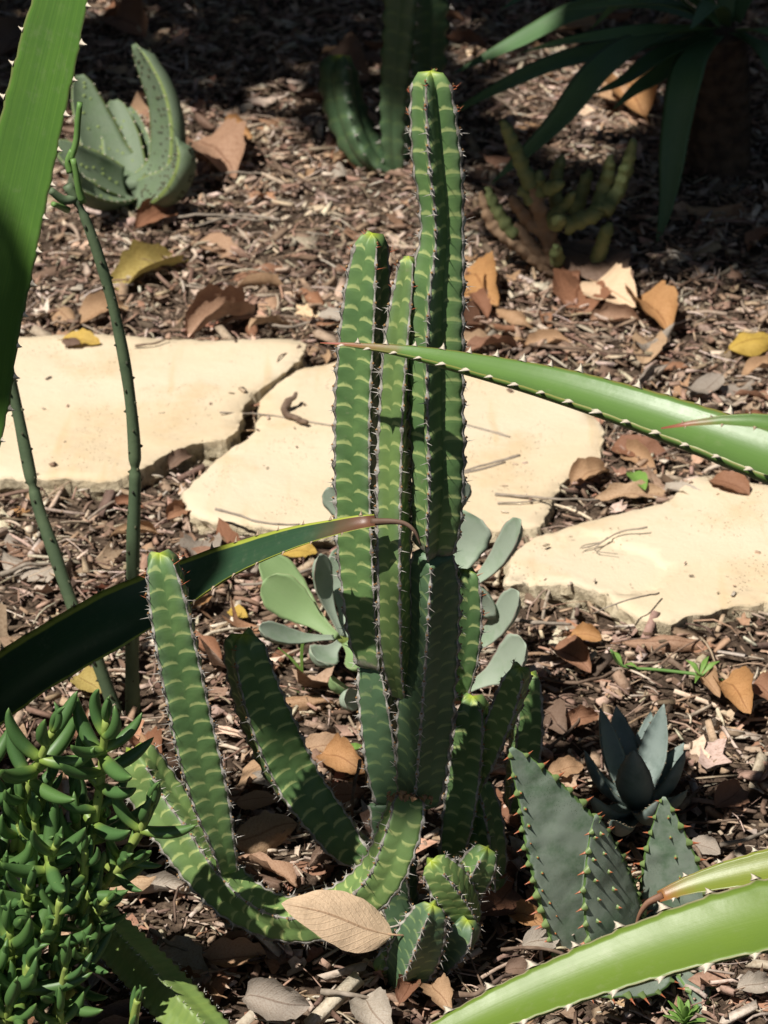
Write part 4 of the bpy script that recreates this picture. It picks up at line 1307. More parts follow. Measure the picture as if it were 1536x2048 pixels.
for i, (ctrl, hw, nh, un) in enumerate([
        ([(265, 388, 3.30), (318, 330, 3.30), (318, 210, 3.32), (268, 88, 3.34)], 40, (-0.75, -0.45, 0.4), True),
        ([(268, 392, 3.28), (318, 372, 3.24), (350, 330, 3.22), (352, 275, 3.22)], 38, (-0.8, -0.2, 0.5), True),
        ([(255, 370, 3.31), (210, 310, 3.33), (175, 220, 3.36), (158, 150, 3.38)], 50, (0.45, -0.7, 0.5), False),
        ([(255, 365, 3.31), (245, 300, 3.34), (235, 240, 3.37), (228, 200, 3.39)], 42, (0.1, -0.9, 0.4), False),
        ([(255, 365, 3.30), (280, 310, 3.35), (272, 262, 3.38), (258, 215, 3.40)], 30, (-0.2, -0.9, 0.4), False),
        ([(250, 375, 3.29), (200, 350, 3.26), (150, 320, 3.24), (110, 285, 3.24)], 48, (0.3, -0.5, 0.8), False),
        ([(250, 385, 3.28), (205, 390, 3.22), (170, 375, 3.18), (140, 345, 3.16)], 36, (0.2, -0.5, 0.8), False)]):
    pp = [W(*c) for c in ctrl]
    for p in pp: p.z = max(p.z, 0.012)
    oo, ff = blade(ba, pp, hw * mpp(pp[1]), BW, nh, 0.12 if un else 0.30, 0.032 if un else 0.02, 'aloe_back', n=30, nu=10, teeth=tB, seed=90 + i, keel=.12)
    warty(ff, oo, un, 200 + i, 60 if un else 14)
    if un: warty(ff, oo, False, 230 + i, 40, True)

# ------------------------------------------------------------------ shaded ribbed cactus behind
bc = thing('shaded_cactus', Gd(785, 350), 'dull green three stemmed spiny cactus standing in shade behind the tall cactus', 'cactus')
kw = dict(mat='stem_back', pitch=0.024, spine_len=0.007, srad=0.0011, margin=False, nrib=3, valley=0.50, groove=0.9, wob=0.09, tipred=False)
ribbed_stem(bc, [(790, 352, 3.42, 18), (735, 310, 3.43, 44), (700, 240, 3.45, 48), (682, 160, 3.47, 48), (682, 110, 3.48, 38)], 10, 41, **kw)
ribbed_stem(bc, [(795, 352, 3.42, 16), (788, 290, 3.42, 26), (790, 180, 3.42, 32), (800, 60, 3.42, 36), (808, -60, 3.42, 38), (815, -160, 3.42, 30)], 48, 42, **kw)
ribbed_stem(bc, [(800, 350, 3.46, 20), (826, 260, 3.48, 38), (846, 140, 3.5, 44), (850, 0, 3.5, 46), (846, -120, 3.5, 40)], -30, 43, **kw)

# ------------------------------------------------------------------ knobbly brown-green succulent
kn = thing('knobbly_succulent', Gd(1108, 545), 'low knobbly branched succulent, brown below and yellow green above, in the shade', 'succulent')
def knob(ctrl, r0, r1, mat, seed, name='branch'):
    rs = random.Random(seed)
    Pt = [tuple(W(*c)) for c in ctrl]
    D, s = catmull(Pt, None)
    n = max(14, int(s[-1] / .003))
    P, q = catmull(Pt, n)
    rad = np.interp(q, [0, q[-1] * .85, q[-1]], [r0, r1, r1 * .45]) * (1 + 0.20 * np.abs(np.sin(q * 190 + seed)) + 0.06 * np.sin(q * 410))
    v, f = [], []
    tube(v, f, P, rad, 10)
    v2 = [p + V((noise.noise(p * 160), noise.noise(p * 160 + V((5, 1, 2))), noise.noise(p * 160 + V((1, 7, 3))))) * r0 * .3 for p in v]
    mesh_obj(name, v2, f, M[mat], kn)
Yk = 3.08
knob([(1112, 548, Yk), (1098, 480, Yk), (1085, 440, Yk), (1062, 370, Yk)], .0105, .009, 'knob_brown', 1)
knob([(1062, 372, Yk), (1040, 320, Yk), (1018, 270, Yk), (1004, 240, Yk)], .0095, .006, 'knob', 2)
knob([(1095, 378, Yk - .02), (1110, 372, Yk - .03), (1122, 366, Yk - .04)], .0085, .006, 'knob', 3)
knob([(1080, 390, Yk), (1078, 365, Yk), (1080, 340, Yk)], .008, .0055, 'knob', 4)
knob([(1065, 400, Yk), (1050, 385, Yk), (1038, 375, Yk)], .008, .006, 'knob', 5)
knob([(1100, 440, Yk), (1130, 410, Yk - .01), (1148, 384, Yk - .02)], .008, .005, 'knob', 6)
knob([(1128, 452, Yk - .02), (1150, 444, Yk - .02), (1185, 430, Yk - .02), (1205, 420, Yk - .02)], .0095, .009, 'knob', 7)
knob([(1195, 425, Yk - .02), (1205, 385, Yk), (1216, 350, Yk), (1222, 310, Yk)], .0095, .006, 'knob', 8)
knob([(1205, 425, Yk - .02), (1235, 380, Yk), (1255, 330, Yk), (1268, 278, Yk)], .0095, .006, 'knob', 9)
knob([(1110, 545, Yk), (1070, 500, Yk), (1035, 455, Yk), (1030, 448, Yk)], .0085, .007, 'knob_brown', 10)
knob([(1090, 465, Yk), (1060, 445, Yk), (1035, 415, Yk), (1020, 392, Yk)], .0085, .006, 'knob_brown', 11)
knob([(1105, 545, Yk), (1050, 500, Yk), (990, 455, Yk), (960, 385, Yk)], .0095, .006, 'knob_brown', 12)
knob([(1030, 470, Yk), (1005, 440, Yk), (985, 405, Yk), (975, 375, Yk)], .0085, .006, 'knob', 13)
knob([(1120, 540, Yk), (1114, 510, Yk - .03), (1112, 490, Yk - .04)], .009, .006, 'knob', 14)
knob([(1195, 520, Yk - .02), (1210, 470, Yk - .03), (1220, 445, Yk - .03)], .009, .0065, 'knob', 15)
knob([(1110, 446, Yk - .03), (1118, 440, Yk - .05), (1120, 436, Yk - .06)], .009, .007, 'knob', 16)
knob([(1120, 430, Yk + .03), (1110, 370, Yk + .04), (1125, 310, Yk + .04)], .009, .006, 'knob', 17)
knob([(1150, 430, Yk + .03), (1165, 380, Yk + .04), (1180, 340, Yk + .04)], .009, .006, 'knob', 18)

# ------------------------------------------------------------------ yucca at the back right
yb_ = Gd(1440, 345)
yuc = thing('yucca_plant', yb_, 'shaded yucca with long drooping strap leaves on a short dark trunk', 'yucca')
tv, tf = [], []
yt = W(1440, 70, yb_.y)
P, q = catmull([tuple(yb_ + V((0, 0, -.02))), tuple((yb_ + yt) / 2), tuple(yt)], 60)
tube(tv, tf, P, 0.036 * (1 + 0.07 * np.abs(np.sin(q * 190))) * np.interp(q, [0, q[-1]], [1.15, 0.95]), 18)
mesh_obj('trunk', tv, tf, M['yucca_trunk'], yuc)
YW = [(0, .55), (.12, .6), (.4, 1.0), (.7, .75), (.9, .32), (1, .02)]
YL = [  # control px (Y offsets), half width px, normal, mat
    ([(1430, 70, 3.42), (1380, 130, 3.30), (1352, 260, 3.24), (1335, 400, 3.2), (1308, 592, 3.16)], 36, (-0.3, -0.9, 0.3), 'yucca'),
    ([(1420, 60, 3.42), (1300, 75, 3.28), (1200, 140, 3.20), (1110, 250, 3.16), (980, 370, 3.14)], 46, (-0.5, -0.5, 0.7), 'yucca'),
    ([(1420, 55, 3.42), (1300, 60, 3.32), (1200, 72, 3.28), (1120, 85, 3.27), (1040, 106, 3.27)], 22, (-0.1, -0.4, 0.9), 'yucca_lite'),
    ([(1420, 40, 3.45), (1280, 0, 3.45), (1160, 20, 3.48), (1040, 80, 3.5), (900, 150, 3.52)], 30, (-0.3, -0.5, 0.8), 'yucca'),
    ([(1425, 40, 3.44), (1330, 5, 3.40), (1240, 5, 3.38), (1130, 20, 3.37)], 18, (0, -0.3, 0.95), 'yucca_lite'),
    ([(1410, 60, 3.42), (1280, 90, 3.34), (1130, 120, 3.32), (1000, 175, 3.32), (880, 240, 3.34)], 30, (-0.4, -0.4, 0.8), 'yucca'),
    ([(1415, 70, 3.40), (1320, 110, 3.30), (1250, 160, 3.26), (1180, 190, 3.25)], 26, (-0.3, -0.5, 0.8), 'yucca'),
    ([(1420, 60, 3.42), (1330, 140, 3.36), (1270, 180, 3.34), (1225, 220, 3.33)], 22, (-0.3, -0.7, 0.6), 'yucca'),
    ([(1480, 60, 3.42), (1530, 60, 3.36), (1600, 85, 3.33), (1700, 160, 3.3)], 24, (0.2, -0.4, 0.9), 'yucca_lite'),
    ([(1470, 65, 3.42), (1540, 110, 3.34), (1600, 220, 3.28), (1640, 380, 3.25)], 34, (0.4, -0.8, 0.4), 'yucca'),
    ([(1450, 40, 3.44), (1380, -40, 3.38), (1300, -110, 3.34), (1180, -150, 3.30)], 30, (0.3, -0.5, 0.8), 'yucca_lite'),
    ([(1450, 40, 3.46), (1460, -120, 3.46), (1450, -300, 3.44), (1420, -460, 3.40)], 34, (0, -0.95, 0.2), 'yucca'),
    ([(1470, 40, 3.46), (1540, -100, 3.46), (1640, -220, 3.44), (1780, -300, 3.42)], 34, (-0.5, -0.6, 0.6), 'yucca'),
    ([(1430, 40, 3.48), (1380, -80, 3.56), (1330, -160, 3.66), (1250, -200, 3.80)], 34, (0.2, 0.6, 0.8), 'yucca'),
    ([(1470, 40, 3.48), (1520, -80, 3.58), (1580, -140, 3.7), (1640, -160, 3.86)], 34, (-0.2, 0.6, 0.8), 'yucca'),
    ([(1420, 45, 3.44), (1300, -40, 3.36), (1150, -60, 3.26), (1000, 20, 3.18)], 34, (-0.2, -0.4, 0.9), 'yucca'),
    ([(1450, 50, 3.40), (1440, 20, 3.30), (1420, 10, 3.22), (1380, 60, 3.12)], 26, (0, -0.6, 0.8), 'yucca'),
    ([(1440, 50, 3.42), (1360, -20, 3.40), (1280, -30, 3.40), (1180, 60, 3.42)], 24, (-0.2, -0.4, 0.9), 'yucca_lite'),
]
for i, (ctrl, hw, nh, mt) in enumerate(YL):
    pp = [W(*c) for c in ctrl]
    for p in pp: p.z = max(p.z, 0.004)
    blade(yuc, pp, hw * mpp(pp[len(pp) // 2]), YW, nh, 0.16, 0.003, mt, n=40, nu=8, seed=120 + i)

# ------------------------------------------------------------------ tree outside the frame that shades the far beds
tr_b = V((-2.3, 4.6, 0.0))
tree = thing('shade_tree', tr_b, 'leafy garden tree whose crown shades the mulch behind the slabs', 'tree')
tv, tf = [], []
P, q = catmull([(-2.3, 4.6, -.05), (-2.25, 4.58, 1.0), (-2.05, 4.5, 2.0), (-1.7, 4.3, 2.9)], 30)
tube(tv, tf, P, np.linspace(.10, .05, 30), 12)
for e in [(-0.3, 3.9, 3.3), (-1.2, 5.3, 3.4), (0.3, 4.8, 3.3), (-2.6, 3.9, 3.4), (-0.6, 4.6, 3.6)]:
    P, q = catmull([(-1.95, 4.45, 2.3), tuple((V((-1.7, 4.3, 2.9)) + V(e)) / 2), e], 16)
    tube(tv, tf, P, np.linspace(.035, .012, 16), 8)
mesh_obj('trunk', tv, tf, M['bark'], tree)
tree2 = thing('shade_tree', (2.9, 3.2, 0.0), 'unseen leafy tree added beyond the yucca and the flaked slab to block sky light', 'tree')  # second tree, added out of view to block sky light
tv, tf = [], []
P, q = catmull([(2.9, 3.2, -.05), (2.85, 3.2, 1.0), (2.6, 3.1, 2.0), (2.2, 3.0, 2.9)], 30)
tube(tv, tf, P, np.linspace(.09, .045, 30), 12)
for e in [(0.9, 3.9, 3.3), (1.4, 1.6, 3.3), (3.3, 2.2, 3.4), (2.2, 4.8, 3.3)]:
    P, q = catmull([(2.55, 3.1, 2.2), tuple((V((2.2, 3.0, 2.9)) + V(e)) / 2), e], 16)
    tube(tv, tf, P, np.linspace(.035, .012, 16), 8)
mesh_obj('trunk', tv, tf, M['bark'], tree2)
# window cut through the two crowns to let sun in: where the photograph shows sun on the bed (ground coordinates)
SUNNY = [(-0.36, 1.42), (0.15, 1.34), (0.48, 1.38), (0.60, 2.0), (0.62, 2.9), (0.50, 3.02), (0.22, 3.05), (0.12, 3.22), (0.10, 3.45), (-0.08, 3.50), (-0.12, 3.62), (-0.28, 3.70), (-0.38, 3.60), (-0.56, 3.5), (-0.56, 2.6), (-0.44, 1.9)]
WINDOWS = [SUNNY, [(0.16, 3.55), (0.36, 3.58), (0.42, 3.82), (0.27, 4.02), (0.15, 3.80)]]
wr_ = random.Random(3)
for _ in range(9):
    cx, cy, rr_ = wr_.uniform(-.6, .6), wr_.uniform(3.2, 4.7), wr_.uniform(.02, .06)
    WINDOWS.append([(cx + rr_ * wr_.uniform(.5, 1.4) * math.cos(a_), cy + 1.4 * rr_ * wr_.uniform(.5, 1.4) * math.sin(a_)) for a_ in (0, 1, 2, 3, 4, 5.2)])
crng = np.random.default_rng(12)
pos = {0: [], 1: []}
for gx in np.arange(-2.6, 3.4, 0.20):  # crowns spread wide overhead to cut the sky's fill light
    for gy in np.arange(-0.6, 7.6, 0.20):
        x, y = gx + crng.uniform(-.07, .07), gy + crng.uniform(-.07, .07)
        if in_poly(x, y, SUNNY): continue
        near = abs(x) < 1.0 and 1.0 < y < 5.0
        z = crng.uniform(2.7, 3.6)
        c = np.array((x, y, 0)) + np.array(TO_SUN) * (z / TO_SUN.z)
        n = 170 if near else 60
        p = c + crng.normal(0, 1, (n, 3)) * np.array((.085, .085, .06))
        # keep the window's rim crisp
        t = p - np.array(TO_SUN) * (p[:, 2:3] / TO_SUN.z)
        ok = [not any(in_poly(a, b, w_) for w_ in WINDOWS) for a, b, _ in t] if near else [True] * n
        p = p[np.array(ok)]
        pos[0 if x < 0.9 else 1].append((p, np.full(len(p), 1.0 if near else 1.55)))
# low leafy sprays that throw soft shade on the cactus foot and its leaning column
for x, y, r_, n in ((0.058, 1.772, .020, 24), (0.098, 1.778, .022, 28), (0.138, 1.795, .018, 20), (0.006, 1.912, .026, 34), (-0.012, 1.888, .018, 18)):
    z = crng.uniform(2.3, 2.6)
    c = np.array((x, y, 0)) + np.array(TO_SUN) * (z / TO_SUN.z)
    p = c + np.clip(crng.normal(0, .6, (n, 3)), -1, 1) * np.array((r_, r_, r_))
    pos[0].append((p, np.full(n, .55)))
for k, tr in ((0, tree), (1, tree2)):
    p = np.concatenate([a for a, _ in pos[k]]); sc = np.concatenate([b for _, b in pos[k]])
    N = len(p)
    nn = np.stack([crng.normal(0, .55, N), crng.normal(0, .55, N), np.ones(N)], 1); nn /= np.linalg.norm(nn, axis=1)[:, None]
    yaw = crng.uniform(0, 6.28, N)
    a = np.stack([np.cos(yaw), np.sin(yaw), np.zeros(N)], 1); a -= nn * (a * nn).sum(1)[:, None]; a /= np.linalg.norm(a, axis=1)[:, None]
    b = np.cross(nn, a)
    L_ = (crng.uniform(.05, .085, N) * sc)[:, None]; w_ = (crng.uniform(.018, .028, N) * sc)[:, None]
    vv = np.stack([p - a * L_ * .5, p + b * w_ - nn * .004, p + a * L_ * .5, p - b * w_ - nn * .004], 1).reshape(-1, 3) - np.array(ORG[tr.name])
    me = bpy.data.meshes.new('crown')
    me.from_pydata(vv.tolist(), [], (np.arange(N)[:, None] * 4 + np.array((0, 1, 2, 3))).tolist())
    me.materials.append(M['tree_leaf'])
    o = bpy.data.objects.new('crown', me); COL.objects.link(o); setparent(o, tr); o['kind'] = 'stuff'

# ------------------------------------------------------------------ unseen hedges added round the bed to block sky light
M['hedge_core'] = m_simple('hedge_core', (0.02, 0.03, 0.015), (0.03, 0.04, 0.02), 5, 0.9, 0.1, 0)
def hedge(x0, x1, y0, y1, h, label):
    c = V(((x0 + x1) / 2, (y0 + y1) / 2, 0))
    t = thing('sky_block_hedge', c, label, 'hedge', 'unseen hedges added to block sky light')
    i_ = .12
    cv_ = [(a, b, z) for z in (0, h - i_) for a, b in ((x0 + i_, y0 + i_), (x1 - i_, y0 + i_), (x1 - i_, y1 - i_), (x0 + i_, y1 - i_))]
    mesh_obj('stems', cv_, [(3, 2, 1, 0), (4, 5, 6, 7), (0, 1, 5, 4), (1, 2, 6, 5), (2, 3, 7, 6), (3, 0, 4, 7)], M['hedge_core'], t, smooth=False)  # solid dark core box that stops light passing through
    N = int(((x1 - x0) * h * 2 + (y1 - y0) * h * 2 + (x1 - x0) * (y1 - y0)) * 420)
    p = np.stack([crng.uniform(x0, x1, N), crng.uniform(y0, y1, N), crng.uniform(0.02, h, N)], 1)
    # push to the nearest face so that the leaves form the hedge's skin
    d = np.stack([p[:, 0] - x0, x1 - p[:, 0], p[:, 1] - y0, y1 - p[:, 1], h - p[:, 2]], 1)
    k = d.argmin(1)
    off = crng.uniform(0, .14, N)
    for f_, (ax, val, sg) in enumerate(((0, x0, 1), (0, x1, -1), (1, y0, 1), (1, y1, -1), (2, h, -1))):
        m_ = k == f_
        p[m_, ax] = val + sg * off[m_]
    a = crng.normal(0, 1, (N, 3)); a /= np.linalg.norm(a, axis=1)[:, None]
    b = np.cross(a, crng.normal(0, 1, (N, 3))); b /= np.linalg.norm(b, axis=1)[:, None]
    L_ = crng.uniform(.03, .06, N)[:, None]
    vv = np.stack([p - a * L_, p + b * L_ * .45, p + a * L_, p - b * L_ * .45], 1).reshape(-1, 3) - np.array(c)
    me = bpy.data.meshes.new('foliage')
    me.from_pydata(vv.tolist(), [], (np.arange(N)[:, None] * 4 + np.array((0, 1, 2, 3))).tolist())
    me.materials.append(M['tree_leaf'])
    o = bpy.data.objects.new('foliage', me); COL.objects.link(o); setparent(o, t); o['kind'] = 'stuff'
hedge(-3.6, 3.6, 6.9, 7.6, 2.6, 'unseen tall hedge added behind the yucca to block sky light')
hedge(-3.7, -3.1, 0.2, 6.85, 2.4, 'unseen hedge added beyond the upright toothed leaf to block sky light')
hedge(3.3, 3.9, 0.2, 6.85, 2.4, 'unseen hedge added on the yucca side to block sky light')

# ------------------------------------------------------------------ dead leaves
def dead_leaf_mesh(seed, L=1.0, wr=0.42, bend=0.4, curl=0.5, twist=0.2, tipw=0.9, wrinkle=0.03, petiole=True, ragged=0.0, nu=8, nv=16):
    """unit length leaf along +x, upper face +z"""
    rs = random.Random(seed)
    v, f, uv = [], [], []
    off = V((seed * 3.7, seed * 1.3, 0))
    for i in range(nv + 1):
        t = i / nv
        w_ = wr * 0.5 * (math.sin(math.pi * t ** tipw) ** 0.75) * (1 - 0.15 * t) + 0.004
        th = bend * (t - 0.5)
        if abs(bend) > 1e-3: cx, cz = math.sin(th) / bend + 0.5, -(1 - math.cos(th)) / bend
        else: cx, cz = t, 0
        T_ = V((math.cos(th), 0, -math.sin(th)))
        Nn = V((math.sin(th), 0, math.cos(th)))
        S = V((0, 1, 0))
        rot = Matrix.Rotation(twist * (t - .5), 3, T_)
        S = rot @ S; Nn = rot @ Nn
        for k in range(nu + 1):
            u = -1 + 2 * k / nu
            ww = w_
            if ragged: ww *= 1 + ragged * noise.noise(V((t * 9, math.copysign(3, u), seed)))
            a = curl * u
            if abs(curl) > 1e-3: y, z = math.sin(a) / curl * ww, (1 - math.cos(a)) / abs(curl) * ww * math.copysign(1, curl)
            else: y, z = u * ww, 0
            z += abs(u) * ww * 0.14
            y += ww * 0.10 * math.sin(t * 5 + seed) * (1 - abs(u) * .3)
            p = V((cx, 0, cz)) + S * y + Nn * z
            wn_ = noise.noise(p * 5 + off) * wrinkle * (0.4 + abs(u)) + noise.noise(p * 13 + off) * wrinkle * .35
            v.append(p + Nn * wn_)
    for i in range(nv):
        for k in range(nu):
            a = i * (nu + 1) + k
            f.append((a, a + nu + 1, a + nu + 2, a + 1))
            u0, u1, t0, t1 = k / nu, (k + 1) / nu, i / nv, (i + 1) / nv
            uv.append(((u0, t0), (u0, t1), (u1, t1), (u1, t0)))
    if petiole:
        b0 = v[nu // 2]
        d = (b0 - v[(nu + 1) + nu // 2]).normalized()
        pv, pf = [], []
        tube(pv, pf, [b0 + d * -.04, b0 + d * .05, b0 + d * .11 + V((0, 0, .015))], [.009, .009, .011], 5)
        ib = len(v)
        v.extend(pv)
        for q_ in pf:
            f.append(tuple(ib + z for z in q_)); uv.append(tuple((.5, .0) for _ in q_))
    me = bpy.data.meshes.new('dead_leaf')
    me.from_pydata([tuple(a) for a in v], [], f)
    ul = me.uv_layers.new(name='UVMap')
    ul.data.foreach_set('uv', [c for fc in uv for q_ in fc for c in q_])
    me.polygons.foreach_set('use_smooth', [True] * len(me.polygons))
    return me


def set_mat(o, m):
    if not o.data.materials: o.data.materials.append(m)
    o.material_slots[0].link = 'OBJECT'
    o.material_slots[0].material = m


def place_leaf(me, p0, p1, nh, mat, label, group=None, name='dead_leaf', sw=1.0):
    x = (p1 - p0)
    L = x.length
    x = x.normalized()
    z = (V(nh) - x * V(nh).dot(x)).normalized()
    y = z.cross(x)
    Mx = Matrix(((x.x * L, y.x * L * sw, z.x * L, p0.x), (x.y * L, y.y * L * sw, z.y * L, p0.y), (x.z * L, y.z * L * sw, z.z * L, p0.z), (0, 0, 0, 1)))
    o = inst(name, me, Mx, None)
    set_mat(o, M[mat])
    return tag(o, label, 'dead leaf', group)


